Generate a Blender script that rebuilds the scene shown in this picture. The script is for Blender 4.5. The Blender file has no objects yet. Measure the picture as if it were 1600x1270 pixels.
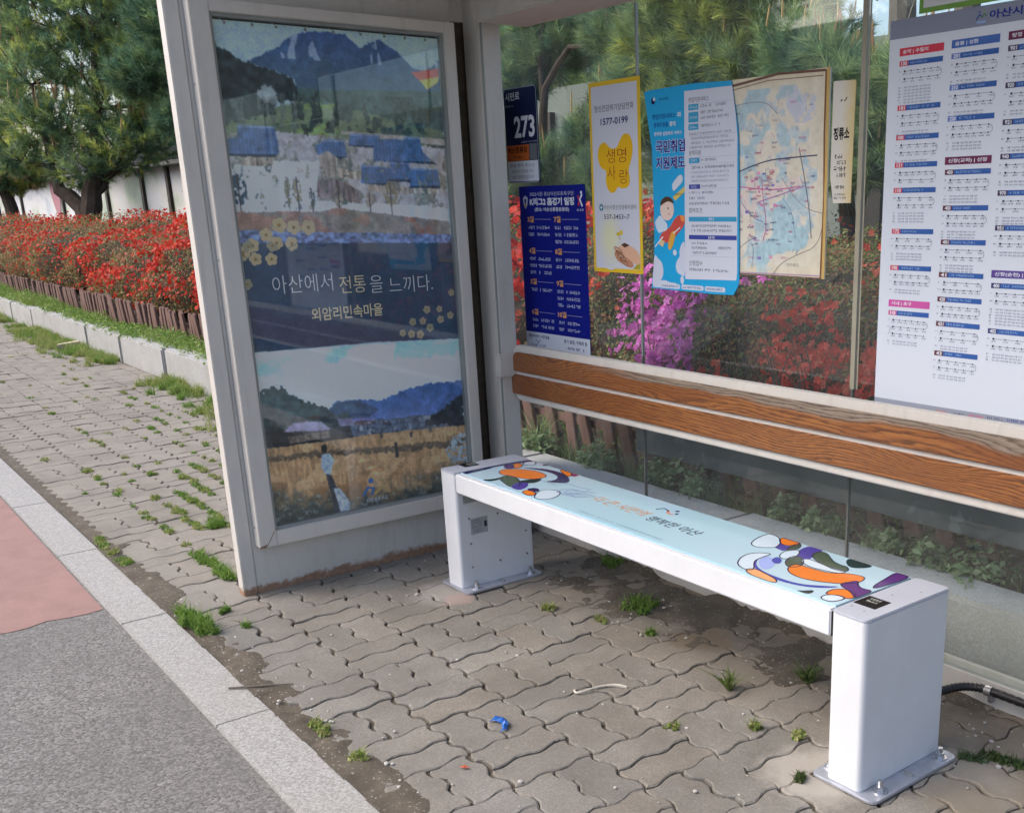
import bpy, bmesh, math, random
import numpy as np
from mathutils import Vector, Matrix
R = math.radians
sc = bpy.context.scene
col = sc.collection
random.seed(7)
rng = np.random.default_rng(11)

# ------------------------------------------------------------------ camera
cd = bpy.data.cameras.new('camera')
cam = bpy.data.objects.new('camera', cd); col.objects.link(cam)
cd.sensor_width = 36.0
cd.lens = 36.0 * 1640.1 / 1600
cd.shift_x = -0.1386
cd.shift_y = 0.1095
cd.clip_start = 0.05; cd.clip_end = 3000
_y, _p, _r = R(50.4581), R(-16.8375), R(-1.0817)
_f = Vector((-math.sin(_y)*math.cos(_p), math.cos(_y)*math.cos(_p), math.sin(_p)))
_rt = Vector((math.cos(_y), math.sin(_y), 0)); _up = _rt.cross(_f)
_rx = math.cos(_r)*_rt + math.sin(_r)*_up; _ux = -math.sin(_r)*_rt + math.cos(_r)*_up
M = Matrix.Identity(4)
for i in range(3):
    M[i][0] = _rx[i]; M[i][1] = _ux[i]; M[i][2] = -_f[i]
M[0][3], M[1][3], M[2][3] = 3.7444, -2.4291, 1.3656
cam.matrix_world = M
sc.camera = cam

# ------------------------------------------------------------------ light
SUN_EL, SUN_AZ = R(45), R(215)          # azimuth measured from +Y clockwise (sun stands over the street, a little to the left)
w = bpy.data.worlds.new('World'); sc.world = w; w.use_nodes = True
nt = w.node_tree; nt.nodes.clear()
sky = nt.nodes.new('ShaderNodeTexSky'); sky.sky_type = 'NISHITA'; sky.sun_disc = False
sky.sun_elevation = SUN_EL; sky.sun_rotation = SUN_AZ
sky.air_density = 1.0; sky.dust_density = 4.0; sky.ozone_density = 1.0
bg = nt.nodes.new('ShaderNodeBackground'); bg.inputs[1].default_value = 0.15
wo = nt.nodes.new('ShaderNodeOutputWorld')
nt.links.new(sky.outputs[0], bg.inputs[0]); nt.links.new(bg.outputs[0], wo.inputs[0])
sl = bpy.data.lights.new('sun', 'SUN'); sl.energy = 0.9; sl.angle = R(56); sl.color = (1.0, .955, .895)
so = bpy.data.objects.new('sun', sl); col.objects.link(so)
_d = Vector((math.sin(SUN_AZ)*math.cos(SUN_EL), math.cos(SUN_AZ)*math.cos(SUN_EL), math.sin(SUN_EL)))
so.rotation_euler = (-_d).to_track_quat('-Z', 'Y').to_euler()
so.location = _d * 30
sc.view_settings.view_transform = 'Standard'; sc.view_settings.look = 'None'
sc.view_settings.exposure = 1.1; sc.view_settings.gamma = 1
sc.cycles.max_bounces = 8; sc.cycles.transparent_max_bounces = 16

# ------------------------------------------------------------------ helpers
def lin(c):
    c = np.asarray(c, float)/255.0
    return np.where(c <= .04045, c/12.92, ((c+.055)/1.055)**2.4)
def K(r, g, b, k=1.0):                                  # picture colour -> print colour
    return tuple(np.clip(lin((r, g, b))*k, 0, .86)) + (1.0,)

def tag(o, label=None, cat=None, group=None, kind=None):
    if label: o['label'] = label
    if cat: o['category'] = cat
    if group: o['group'] = group
    if kind: o['kind'] = kind
    return o
def empty(name, loc, label, cat, group=None, kind=None):
    o = bpy.data.objects.new(name, None); col.objects.link(o); o.location = loc
    return tag(o, label, cat, group, kind)
def link(name, me, mats, parent=None):
    o = bpy.data.objects.new(name, me); col.objects.link(o)
    if not isinstance(mats, (list, tuple)): mats = [mats]
    for m in mats: me.materials.append(m)
    if parent is not None:
        o.parent = parent
        top = parent
        off = Vector((0, 0, 0))
        while top is not None:
            off += Vector(top.location); top = top.parent
        o.location = -off
    return o

class MB:
    """collects world-space shapes and links them as one mesh"""
    def __init__(s): s.v = []; s.f = []; s.mi = []; s.c = []
    def add(s, vs, fs, mi=0, c=None):
        n = len(s.v); s.v.extend([tuple(map(float, q)) for q in vs])
        for f in fs: s.f.append(tuple(n+i for i in f)); s.mi.append(mi); s.c.append(c)
    def box(s, x0, x1, y0, y1, z0, z1, mi=0, c=None):
        s.add([(x0,y0,z0),(x1,y0,z0),(x1,y1,z0),(x0,y1,z0),(x0,y0,z1),(x1,y0,z1),(x1,y1,z1),(x0,y1,z1)],
              [(0,3,2,1),(4,5,6,7),(0,1,5,4),(1,2,6,5),(2,3,7,6),(3,0,4,7)], mi, c)
    def tube(s, pts, rad, n=8, mi=0, cap=True, c=None):
        pts = [Vector(p) for p in pts]; k = len(pts)
        rad = [rad]*k if not hasattr(rad, '__len__') else list(rad)
        vs = []; fs = []; prev = None
        for i, p in enumerate(pts):
            t = (pts[min(i+1, k-1)] - pts[max(i-1, 0)]).normalized()
            if prev is None:
                a = t.orthogonal().normalized()
            else:
                a = (prev - t*prev.dot(t)).normalized()
            prev = a; b = t.cross(a)
            for j in range(n):
                q = 2*math.pi*j/n
                vs.append(p + (a*math.cos(q) + b*math.sin(q))*rad[i])
        for i in range(k-1):
            for j in range(n):
                fs.append((i*n+j, i*n+(j+1) % n, (i+1)*n+(j+1) % n, (i+1)*n+j))
        if cap:
            fs.append(tuple(reversed(range(n)))); fs.append(tuple((k-1)*n+j for j in range(n)))
        s.add(vs, fs, mi, c)
    def prism(s, poly, axis, a0, a1, mi=0, c=None):
        def P(u, v, a):
            return {'x': (a, u, v), 'y': (u, a, v), 'z': (u, v, a)}[axis]
        n = len(poly)
        vs = [P(u, v, a0) for u, v in poly] + [P(u, v, a1) for u, v in poly]
        fs = [tuple(range(n)), tuple(reversed(range(n, 2*n)))] + [(i, i+n, (i+1) % n + n, (i+1) % n) for i in range(n)]
        s.add(vs, fs, mi, c)
    def mesh(s, name, bevel=0, seg=2, smooth=False, recalc=True):
        me = bpy.data.meshes.new(name)
        bm = bmesh.new()
        bv = [bm.verts.new(q) for q in s.v]
        for f, m in zip(s.f, s.mi):
            try:
                fc = bm.faces.new([bv[i] for i in f]); fc.material_index = m; fc.smooth = smooth
            except ValueError: pass
        if recalc: bmesh.ops.recalc_face_normals(bm, faces=bm.faces[:])
        if bevel:
            ed = [e for e in bm.edges if len(e.link_faces) == 2 and e.calc_face_angle(0) > R(30)]
            bmesh.ops.bevel(bm, geom=ed, offset=bevel, segments=seg, affect='EDGES', clamp_overlap=True)
        bm.to_mesh(me); bm.free()
        return me
    def build(s, name, mats, parent=None, bevel=0, seg=2, smooth=False):
        return link(name, s.mesh(name, bevel, seg, smooth), mats, parent)

def fast_mesh(name, V, F, colors=None, smooth=False):
    """numpy mesh: V (n,3), F list of equal-length index arrays; colors per vertex"""
    me = bpy.data.meshes.new(name)
    V = np.ascontiguousarray(V, np.float32); F = np.ascontiguousarray(F, np.int32)
    me.vertices.add(len(V)); me.vertices.foreach_set('co', V.ravel())
    me.loops.add(F.size); me.loops.foreach_set('vertex_index', F.ravel())
    me.polygons.add(len(F)); me.polygons.foreach_set('loop_start', np.arange(0, F.size, F.shape[1], dtype=np.int32))
    me.polygons.foreach_set('loop_total', np.full(len(F), F.shape[1], np.int32))
    if smooth: me.polygons.foreach_set('use_smooth', np.ones(len(F), bool))
    me.update(calc_edges=True)
    if colors is not None:
        a = me.color_attributes.new('col', 'FLOAT_COLOR', 'POINT')
        cc = np.ones((len(V), 4), np.float32); cc[:, :colors.shape[1]] = colors
        a.data.foreach_set('color', cc.ravel())
    me.validate()
    return me

def vnoise(x, y, seed=0):
    xi = np.floor(x).astype(int); yi = np.floor(y).astype(int); fx = x-xi; fy = y-yi
    fx = fx*fx*(3-2*fx); fy = fy*fy*(3-2*fy)
    def h(a, b):
        n = (a*374761393 + b*668265263 + seed*974634777) & 0x7fffffff
        n = ((n ^ (n >> 13))*1274126177) & 0x7fffffff
        n = n ^ (n >> 16)
        return (n & 0xffff)/65535.0
    return (h(xi, yi)*(1-fx)+h(xi+1, yi)*fx)*(1-fy) + (h(xi, yi+1)*(1-fx)+h(xi+1, yi+1)*fx)*fy
def fbm(x, y, oct=4, seed=0):
    t = 0; a = .5; n = 0
    for i in range(oct):
        t = t + a*vnoise(x*2**i, y*2**i, seed+i*17); n += a; a *= .5
    return t/n

# ------------------------------------------------------------------ materials
class NT:
    def __init__(s, name):
        s.m = bpy.data.materials.new(name); s.m.use_nodes = True
        s.t = s.m.node_tree; s.b = s.t.nodes['Principled BSDF']
        s.out = s.t.nodes['Material Output']
    def n(s, typ, **k):
        nd = s.t.nodes.new('ShaderNode'+typ)
        for a, v in k.items():
            if a.startswith('i_'):
                q = a[2:]; nd.inputs[int(q) if q.isdigit() else q].default_value = v
            else: setattr(nd, a, v)
        return nd
    def l(s, a, b): s.t.links.new(a, b)
    def coord(s, scale=(1,1,1), loc=(0,0,0)):
        c = s.n('TexCoord'); m = s.n('Mapping'); m.inputs['Scale'].default_value = scale; m.inputs['Location'].default_value = loc
        s.l(c.outputs['Object'], m.inputs[0]); return m.outputs[0]
    def noise(s, vec, scale, detail=4, rough=.55, dist=0):
        n = s.n('TexNoise'); n.inputs['Scale'].default_value = scale; n.inputs['Detail'].default_value = detail
        n.inputs['Roughness'].default_value = rough; n.inputs['Distortion'].default_value = dist
        if vec is not None: s.l(vec, n.inputs['Vector'])
        return n.outputs['Fac']
    def ramp(s, fac, stops, interp='LINEAR'):
        r = s.n('ValToRGB'); r.color_ramp.interpolation = interp; e = r.color_ramp.elements
        while len(e) < len(stops): e.new(.5)
        for q, (p, c) in zip(e, stops):
            q.position = p; q.color = c if len(c) == 4 else tuple(c)+(1,)
        s.l(fac, r.inputs[0]); return r.outputs[0]
    def mix(s, fac, a, b, blend='MIX'):
        m = s.n('Mix', data_type='RGBA', blend_type=blend)
        for sock, v in ((0, fac), (6, a), (7, b)):
            if hasattr(v, 'is_linked'): s.l(v, m.inputs[sock])
            else: m.inputs[sock].default_value = v if not hasattr(v, '__len__') or len(v) == 4 else tuple(v)+(1,)
        return m.outputs[2]
    def math(s, op, a, b=0.0, c=None):
        m = s.n('Math', operation=op)
        for i, v in enumerate((a, b, c)):
            if v is None: continue
            if hasattr(v, 'is_linked'): s.l(v, m.inputs[i])
            else: m.inputs[i].default_value = v
        return m.outputs[0]
    def bump(s, h, strength=.3, dist=.01):
        b = s.n('Bump'); b.inputs['Strength'].default_value = strength; b.inputs['Distance'].default_value = dist
        s.l(h, b.inputs['Height']); s.l(b.outputs[0], s.b.inputs['Normal'])
    def set(s, color=None, rough=None, metal=None, spec=None):
        for nm, v in (('Base Color', color), ('Roughness', rough), ('Metallic', metal), ('Specular IOR Level', spec)):
            if v is None: continue
            if hasattr(v, 'is_linked'): s.l(v, s.b.inputs[nm])
            else: s.b.inputs[nm].default_value = v if not hasattr(v, '__len__') or len(v) == 4 else tuple(v)+(1,)
        return s.m

def simple(name, c, rough=.6, metal=0, var=.12, scale=8, spec=.5, bump=0, bscale=60):
    t = NT(name); co = t.coord()
    f = t.noise(co, scale, 5, .6)
    a = tuple(min(1, q*(1-var)) for q in c); b = tuple(min(1, q*(1+var)) for q in c)
    t.set(t.ramp(f, [(.25, a), (.75, b)]), rough, metal, spec)
    if bump: t.bump(t.noise(co, bscale, 4, .6), bump, .003)
    return t.m

def attr_mat(name, rough=.5, spec=.4, trans=0, noise=.0, nscale=200, coat=0):
    t = NT(name); a = t.n('VertexColor', layer_name='col'); c = a.outputs[0]
    if noise:
        f = t.noise(t.coord(), nscale, 3, .6)
        c = t.mix(1.0, c, t.ramp(f, [(.2, (1-noise,)*3), (.8, (1+noise*.5,)*3)]), 'MULTIPLY')
    t.set(c, rough, 0, spec)
    if coat: t.b.inputs['Coat Weight'].default_value = coat; t.b.inputs['Coat Roughness'].default_value = .08
    if trans:
        d = t.n('BsdfTranslucent'); t.l(c, d.inputs[0]); m = t.n('MixShader'); m.inputs[0].default_value = trans
        t.l(t.b.outputs[0], m.inputs[1]); t.l(d.outputs[0], m.inputs[2]); t.l(m.outputs[0], t.out.inputs[0])
    return t.m

def mat_glass(name, tint=(.95, .97, .96), ior=1.5, dirt=.022):
    t = NT(name); t.t.nodes.remove(t.b)
    tr = t.n('BsdfTransparent'); tr.inputs[0].default_value = tint+(1,)
    gl = t.n('BsdfGlossy'); gl.inputs['Roughness'].default_value = .02; gl.inputs[0].default_value = (1, 1, 1, 1)
    fr = t.n('Fresnel'); ge = t.n('NewGeometry')
    t.l(t.math('MULTIPLY_ADD', ge.outputs['Backfacing'], 1/ior-ior, ior), fr.inputs[0])     # same reflectance from either side of the sheet
    m = t.n('MixShader'); t.l(fr.outputs[0], m.inputs[0]); t.l(tr.outputs[0], m.inputs[1]); t.l(gl.outputs[0], m.inputs[2])
    df = t.n('BsdfDiffuse'); df.inputs[0].default_value = (.55, .57, .56, 1)
    co = t.coord((1, 1, .35)); f = t.noise(co, 5, 6, .65)
    f2 = t.ramp(f, [(.35, (0, 0, 0)), (.8, (1, 1, 1))])
    m2 = t.n('MixShader'); t.l(t.math('MULTIPLY_ADD', f2, dirt, dirt*.5), m2.inputs[0])
    t.l(m.outputs[0], m2.inputs[1]); t.l(df.outputs[0], m2.inputs[2]); t.l(m2.outputs[0], t.out.inputs[0])
    return t.m

def mat_painted(name, c, rough=.45, dirt=(.30, .25, .20), amount=.35, rust=0, rust_z=.05):
    t = NT(name); co = t.coord()
    f = t.noise(co, 3, 6, .65); g = t.noise(t.coord((9, 9, 1.2)), 3, 5, .6)
    base = t.ramp(f, [(.3, tuple(q*.93 for q in c)), (.7, tuple(min(1, q*1.05) for q in c))])
    k = t.math('MULTIPLY', t.ramp(g, [(.52, (0, 0, 0)), (.82, (1, 1, 1))]), amount)
    cc = t.mix(k, base, dirt)
    sp = t.ramp(t.noise(co, 90, 3, .7), [(.70, (0, 0, 0)), (.78, (1, 1, 1))])
    cc = t.mix(t.math('MULTIPLY', sp, .25), cc, tuple(q*.6 for q in dirt))
    if rust:
        x = t.n('SeparateXYZ'); t.l(t.n('TexCoord').outputs['Object'], x.inputs[0])
        zz = t.math('ADD', x.outputs[2], t.math('MULTIPLY', t.math('SUBTRACT', t.noise(co, 14, 5, .7), .5), .09))
        rk = t.ramp(t.math('DIVIDE', zz, rust_z), [(.45, (1, 1, 1)), (.75, (0, 0, 0))])
        rc = t.ramp(t.noise(co, 60, 4, .7), [(.3, (.16, .07, .035)), (.7, (.36, .20, .11))])
        cc = t.mix(t.math('MULTIPLY', rk, rust), cc, rc)
    t.set(cc, rough); t.bump(t.noise(co, 120, 3, .6), .06, .002)
    return t.m

M_cream = mat_painted('cream_paint', (.58, .55, .505))
M_rust = mat_painted('rusty_cream_paint', (.56, .54, .51), rust=.9, rust_z=.052)
M_frame = mat_painted('frame_paint', (.60, .57, .53), amount=.25)
M_gasket = simple('grey_gasket', (.27, .29, .28), .5)
M_dark = simple('dark_recess', (.02, .018, .016), .8)
M_brownrust = simple('brown_rust', (.065, .05, .035), .8, var=.4, scale=30)
M_glass = mat_glass('pane_glass')
M_boxglass = mat_glass('box_glass', (.985, .995, .995), 1.5, .006)
M_white = mat_painted('white_powder_coat', (.665, .685, .725), .40, (.46, .44, .40), .16)
M_grey = simple('grey_cap', (.44, .47, .54), .38, var=.05, scale=10)
M_zinc = simple('zinc_plate', (.46, .48, .54), .35, .55, .15, 25)
M_steel = simple('stainless', (.55, .56, .58), .25, .9, .1, 40)
M_black = simple('black_plastic', (.012, .012, .013), .4)
M_screen = simple('black_screen', (.006, .006, .007), .4, spec=.15)
M_silver = simple('silver_label', (.36, .38, .42), .45, .0, .06, 40)
M_seam = simple('silicone_seam', (.30, .31, .29), .5)
M_seamb = simple('beige_seam', (.36, .33, .25), .5)
M_print = attr_mat('printed_paper', .55, .15)
M_gloss = attr_mat('printed_glass', .12, .5)
M_paper = attr_mat('aged_paper', .6, .25, noise=.12, nscale=30)
M_leaf = attr_mat('leaf', .5, .3, .4)
M_petal = attr_mat('petal', .55, .3, .42)
M_needle = attr_mat('needle', .5, .3, .45)
# ================================================================== setting: ground, road, pavement
def plane(name, x0, x1, y0, y1, z, m, kind='structure'):
    b = MB(); b.add([(x0,y0,z),(x1,y0,z),(x1,y1,z),(x0,y1,z)], [(0,1,2,3)])
    return tag(b.build(name, m), kind=kind)
t = NT('far_ground'); t.set(t.ramp(t.noise(t.coord(), 2, 5), [(.3, (.13, .12, .09)), (.7, (.2, .19, .15))]), .9)
plane('ground', -400, 400, -400, 400, -.06, t.m)

# asphalt with visible aggregate
t = NT('asphalt'); co = t.coord()
v = t.n('TexVoronoi'); v.inputs['Scale'].default_value = 150; t.l(co, v.inputs[0])
v2 = t.n('TexVoronoi'); v2.inputs['Scale'].default_value = 110; t.l(co, v2.inputs[0])
bw = t.n('RGBToBW'); t.l(v.outputs['Color'], bw.inputs[0])
bw2 = t.n('RGBToBW'); t.l(v2.outputs['Color'], bw2.inputs[0])
c = t.ramp(bw.outputs[0], [(.1, (.075, .071, .066)), (.5, (.155, .149, .142)), (.9, (.26, .25, .238))])
c = t.mix(t.ramp(bw2.outputs[0], [(.94, (0, 0, 0)), (.955, (.7, .7, .7))]), c, (.38, .37, .35))
c = t.mix(t.ramp(t.noise(co, 1.6, 6, .65), [(.35, (0, 0, 0)), (.65, (.6, .6, .6))]), c, (.115, .111, .107))
t.set(c, .9); t.bump(t.math('SUBTRACT', 1.0, v.outputs['Distance']), .35, .003)
M_asph = t.m
def grid_sheet(name, x0, x1, y0, y1, nx, ny, zf, m):
    X, Y = np.meshgrid(np.linspace(x0, x1, nx), np.linspace(y0, y1, ny)); Z = zf(X, Y)
    V = np.stack([X.ravel(), Y.ravel(), Z.ravel()], 1)
    i = np.arange(nx*ny).reshape(ny, nx)
    F = np.stack([i[:-1,:-1].ravel(), i[:-1,1:].ravel(), i[1:,1:].ravel(), i[1:,:-1].ravel()], 1)
    return link(name, fast_mesh(name, V, F, smooth=True), m)
tag(grid_sheet('road', -120, 60, -14, -1.7, 8, 4, lambda X, Y: X*0-.008, M_asph), kind='structure')
# red anti-skid coating with a ragged edge
t = NT('red_coating'); co = t.coord()
c = t.ramp(t.noise(co, 7, 6, .65), [(.3, (.235, .135, .12)), (.7, (.295, .175, .155))])
c = t.mix(t.ramp(t.noise(t.coord((1.5, 5, 1)), 6, 5, .7), [(.63, (0, 0, 0)), (.72, (.6, .6, .6))]), c, (.21, .13, .12))
t.set(c, .85); t.bump(t.noise(co, 90, 5, .7), .5, .004)
b = MB(); edge = []
for k in range(60):
    yy = -1.712 - k*.06
    edge.append((-.25 + .012*math.sin(k*1.7) + random.uniform(-.008, .008) - (yy+1.7)*.02, yy))
poly = [(-60, -1.712)] + edge + [(-60, edge[-1][1])]
b.prism(poly, 'z', -.0085, -.0058)
tag(b.build('red_road_marking', t.m), kind='structure')

# kerb stones
t = NT('granite_kerb'); co = t.coord()
sp = t.n('TexVoronoi'); sp.inputs['Scale'].default_value = 210; t.l(co, sp.inputs[0])
bw = t.n('RGBToBW'); t.l(sp.outputs['Color'], bw.inputs[0])
c = t.ramp(bw.outputs[0], [(.15, (.205, .20, .192)), (.5, (.30, .296, .286)), (.9, (.395, .39, .38))])
c = t.mix(t.ramp(t.noise(co, 4, 6, .65), [(.35, (0, 0, 0)), (.75, (.35, .35, .35))]), c, (.30, .28, .25))
c = t.mix(t.ramp(t.noise(co, 24, 3, .6), [(.72, (0, 0, 0)), (.76, (.5, .5, .5))]), c, (.16, .14, .12))
t.set(c, .8); t.bump(bw.outputs[0], .12, .002)
M_granite = t.m
t = NT('granite_border'); co = t.coord()
sp = t.n('TexVoronoi'); sp.inputs['Scale'].default_value = 190; t.l(co, sp.inputs[0])
bw = t.n('RGBToBW'); t.l(sp.outputs['Color'], bw.inputs[0])
c = t.ramp(bw.outputs[0], [(.15, (.31, .315, .32)), (.5, (.36, .365, .37)), (.9, (.42, .42, .42))])
c = t.mix(t.ramp(t.noise(co, 5, 6, .65), [(.40, (0, 0, 0)), (.75, (.5, .5, .5))]), c, (.24, .22, .18))
c = t.mix(t.ramp(t.noise(t.coord((30, 30, 3)), 1.6, 3, .6), [(.66, (0, 0, 0)), (.72, (.6, .6, .6))]), c, (.12, .11, .10))
t.set(c, .85); t.bump(bw.outputs[0], .15, .002); M_border = t.m
xk = -.034; seg = .984
for k in range(-22, 4):
    b = MB(); b.box(xk+seg*k+.0008, xk+seg*(k+1)-.0008, -1.704, -1.553, -.12, .001+.0015*random.random())
    tag(b.build('kerb', M_granite, bevel=.003), kind='structure')
b = MB(); b.box(-60, xk-22*seg-.003, -1.704, -1.553, -.12, .001); tag(b.build('kerb', M_granite), kind='structure')

# dirt bed between and under the pavers
t = NT('dirt'); co = t.coord()
c = t.ramp(t.noise(co, 9, 8, .7), [(.25, (.06, .048, .034)), (.55, (.10, .083, .062)), (.8, (.16, .138, .107))])
gr = t.n('TexVoronoi'); gr.inputs['Scale'].default_value = 240; t.l(co, gr.inputs[0])
bw = t.n('RGBToBW'); t.l(gr.outputs['Color'], bw.inputs[0])
c = t.mix(t.ramp(bw.outputs[0], [(.86, (0, 0, 0)), (.9, (.7, .7, .7))]), c, (.36, .33, .29))
t.set(c, .95); t.bump(t.noise(co, 110, 6, .7), .8, .006)
M_dirt = t.m
def dirt_h(X, Y):
    n = fbm(X*9, Y*9, 4, 3); n2 = fbm(X*40, Y*40, 3, 5)
    h = -.0085 + .006*(n2-.5)
    back = np.clip((Y+.50)/.25, 0, 1)*np.clip((X-.45)/.2, 0, 1)*np.clip((2.3-X)/.5, 0, 1)
    h = h + back*np.clip((n-.33)*.085, 0, .0185)+back*.004*(n2-.5)
    base = np.clip((Y+.14)/.10, 0, 1)*np.clip((X+.1)/.2, 0, 1)
    h = h + base*np.clip((n-.3)*.05, 0, .014)
    front = np.clip((-1.40-Y)/.07, 0, 1)
    h = h + front*np.clip((n-.35)*.06, 0, .014)
    return h
tag(grid_sheet('ground', -1.0, 3.0, -1.56, .06, 330, 135, dirt_h, M_dirt), kind='structure')
tag(grid_sheet('ground', -60, -1.0, -1.56, .06, 200, 60, lambda X, Y: -.010+.004*fbm(X*20, Y*20, 2, 8), M_dirt), kind='structure')

# wavy interlocking pavers laid in basket weave
XB0, CX, CY = .689, .2155, .238
def warp(u, v):
    fx = (u-XB0)/CX
    tri = 2*abs(2*((fx*2+.25) % 1)-1)-1
    zig = max(-1, min(1, tri*2.0))
    return u + .0078*math.sin(2*math.pi*(v+.541)/(CY/2)), v + .0088*zig + .003*math.sin(u*3.1)
PAV = MB(); pcol = []
def paver(u0, u1, v0, v1, far):
    g = random.uniform(.0006, .0016); gv = random.choice((random.uniform(.0014, .004), random.uniform(.003, .0068)))
    u0 += g+random.uniform(0, .0015); u1 -= g+random.uniform(0, .0015); v0 += gv; v1 -= gv*random.uniform(.5, 1)
    n = 4 if far else 16; m = 3 if far else 8
    if u1-u0 < v1-v0: n, m = m, n
    def ring(ins):
        a, b_, c_, d_ = u0+ins, u1-ins, v0+ins, v1-ins; pts = []
        for i in range(n): pts.append((a+(b_-a)*i/n, c_))
        for i in range(m): pts.append((b_, c_+(d_-c_)*i/m))
        for i in range(n): pts.append((b_-(b_-a)*i/n, d_))
        for i in range(m): pts.append((a, d_-(d_-c_)*i/m))
        return [warp(*p) for p in pts]
    z = random.gauss(0, .0016); tx, ty = random.gauss(0, .007), random.gauss(0, .007)
    cx, cy = (u0+u1)/2, (v0+v1)/2
    Z = lambda p, dz: z + dz + (p[0]-cx)*tx + (p[1]-cy)*ty
    r0 = ring(0); r1 = ring(.0038); k = len(r0)
    j = lambda p: (p[0]+random.gauss(0, .0009), p[1]+random.gauss(0, .0009))
    r0 = [j(p) for p in r0]
    vs = [(p[0], p[1], -.035) for p in r0] + [(p[0], p[1], Z(p, -.003)) for p in r0] + [(p[0], p[1], Z(p, 0)) for p in r1]
    fs = [(i, (i+1) % k, k+(i+1) % k, k+i) for i in range(k)] + [(k+i, k+(i+1) % k, 2*k+(i+1) % k, 2*k+i) for i in range(k)] + [tuple(range(2*k, 3*k))]
    b_ = random.gauss(1, .065); warm = random.gauss(0, .014)
    PAV.add(vs, fs); pcol.extend([(b_*(1+warm), b_, b_*(1-warm))]*len(vs))
for ix in range(-80, 14):
    x0 = XB0+CX*ix
    if x0 > 3.3: break
    far = x0 < -5
    for jy in range(-4, 3):
        y0 = -.541+CY*jy; y1 = y0+CY
        if y0 < -1.5 or y0 > -.02: continue
        y1 = min(y1, .035)
        half = (ix+jy) % 2 == 0
        if half and y1-y0 > .2:
            ym = (y0+y1)/2; paver(x0, x0+CX, y0, ym, far); paver(x0, x0+CX, ym, y1, far)
        elif half: paver(x0, x0+CX, y0, y1, far)
        else:
            xm = x0+CX/2; paver(x0, xm, y0, y1, far); paver(xm, x0+CX, y0, y1, far)
me = PAV.mesh('pavement', recalc=False)
a = me.color_attributes.new('col', 'FLOAT_COLOR', 'POINT')
cc = np.ones((len(me.vertices), 4), np.float32); cc[:, :3] = np.array(pcol)[:len(me.vertices)]
a.data.foreach_set('color', cc.ravel())
t = NT('concrete_paver'); co = t.coord()
vc = t.n('VertexColor', layer_name='col')
c = t.ramp(t.noise(co, 5, 6, .62), [(.3, (.162, .150, .132)), (.7, (.218, .203, .181))])
c = t.mix(1.0, c, vc.outputs[0], 'MULTIPLY')
sv = t.n('TexVoronoi'); sv.inputs['Scale'].default_value = 260; t.l(co, sv.inputs[0])
bw = t.n('RGBToBW'); t.l(sv.outputs['Color'], bw.inputs[0])
c = t.mix(1.0, c, t.ramp(bw.outputs[0], [(.1, (.80, .80, .80)), (.6, (1, 1, 1)), (.95, (1.22, 1.21, 1.19))]), 'MULTIPLY')
# sandy yellow dust and dark damp dirt toward the back of the shelter, cement smears by the bench feet
sx = t.n('SeparateXYZ'); t.l(t.n('TexCoord').outputs['Object'], sx.inputs[0])
n1 = t.noise(co, 3.2, 5, .65); n2 = t.noise(co, 8, 6, .7)
yb = t.ramp(t.math('ADD', sx.outputs[1], t.math('MULTIPLY', n1, .5)), [(-.0+.0, (0, 0, 0)), (.12, (1, 1, 1))])
yb2 = t.ramp(t.math('ADD', t.math('ADD', sx.outputs[1], .62), t.math('MULTIPLY_ADD', n1, .7, -.35)), [(.05, (0, 0, 0)), (.45, (1, 1, 1))])
xin = t.ramp(t.math('ADD', sx.outputs[0], 0.0), [(.15, (0, 0, 0)), (.6, (1, 1, 1))])
k = t.math('MULTIPLY', t.math('MULTIPLY', yb2, xin), .9)
c = t.mix(k, c, t.ramp(n2, [(.3, (.175, .14, .10)), (.7, (.29, .245, .185))]))
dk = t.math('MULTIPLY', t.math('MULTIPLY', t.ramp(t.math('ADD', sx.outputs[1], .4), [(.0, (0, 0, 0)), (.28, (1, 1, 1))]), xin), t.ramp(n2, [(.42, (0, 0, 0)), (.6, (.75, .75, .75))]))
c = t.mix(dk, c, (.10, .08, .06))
wx = t.ramp(t.math('ADD', t.math('MULTIPLY', sx.outputs[0], -1.0), t.math('MULTIPLY', n1, .5)), [(.1, (0, 0, 0)), (.7, (1, 1, 1))])
c = t.mix(t.math('MULTIPLY', wx, .55), c, t.ramp(n2, [(.3, (.205, .18, .148)), (.7, (.28, .252, .212))]))
st = t.ramp(t.noise(co, 2.1, 6, .7), [(.50, (0, 0, 0)), (.66, (.55, .55, .55))])
c = t.mix(st, c, (.125, .112, .095))
spot = t.ramp(t.noise(co, 38, 2, .5), [(.73, (0, 0, 0)), (.76, (1, 1, 1))])
c = t.mix(t.math('MULTIPLY', spot, .35), c, (.42, .41, .39))
def blob(x, y, r, colr, amt):
    global c
    d = t.n('VectorMath', operation='DISTANCE'); t.l(t.n('TexCoord').outputs['Object'], d.inputs[0]); d.inputs[1].default_value = (x, y, 0)
    q = t.math('ADD', d.outputs['Value'], t.math('MULTIPLY_ADD', n2, .16, -.08))
    f = t.ramp(t.math('DIVIDE', q, r), [(.55, (1, 1, 1)), (1.0, (0, 0, 0))])
    c = t.mix(t.math('MULTIPLY', f, amt), c, colr)
blob(2.22, -.66, .17, (.40, .37, .33), .75); blob(2.45, -.40, .16, (.37, .33, .28), .5); blob(.45, -.72, .14, (.38, .35, .32), .6)
blob(1.41, -.31, .115, (.155, .115, .075), .95); blob(2.52, -.50, .12, (.20, .17, .13), .7); blob(.55, -.71, .07, (.40, .28, .25), .6)
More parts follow.
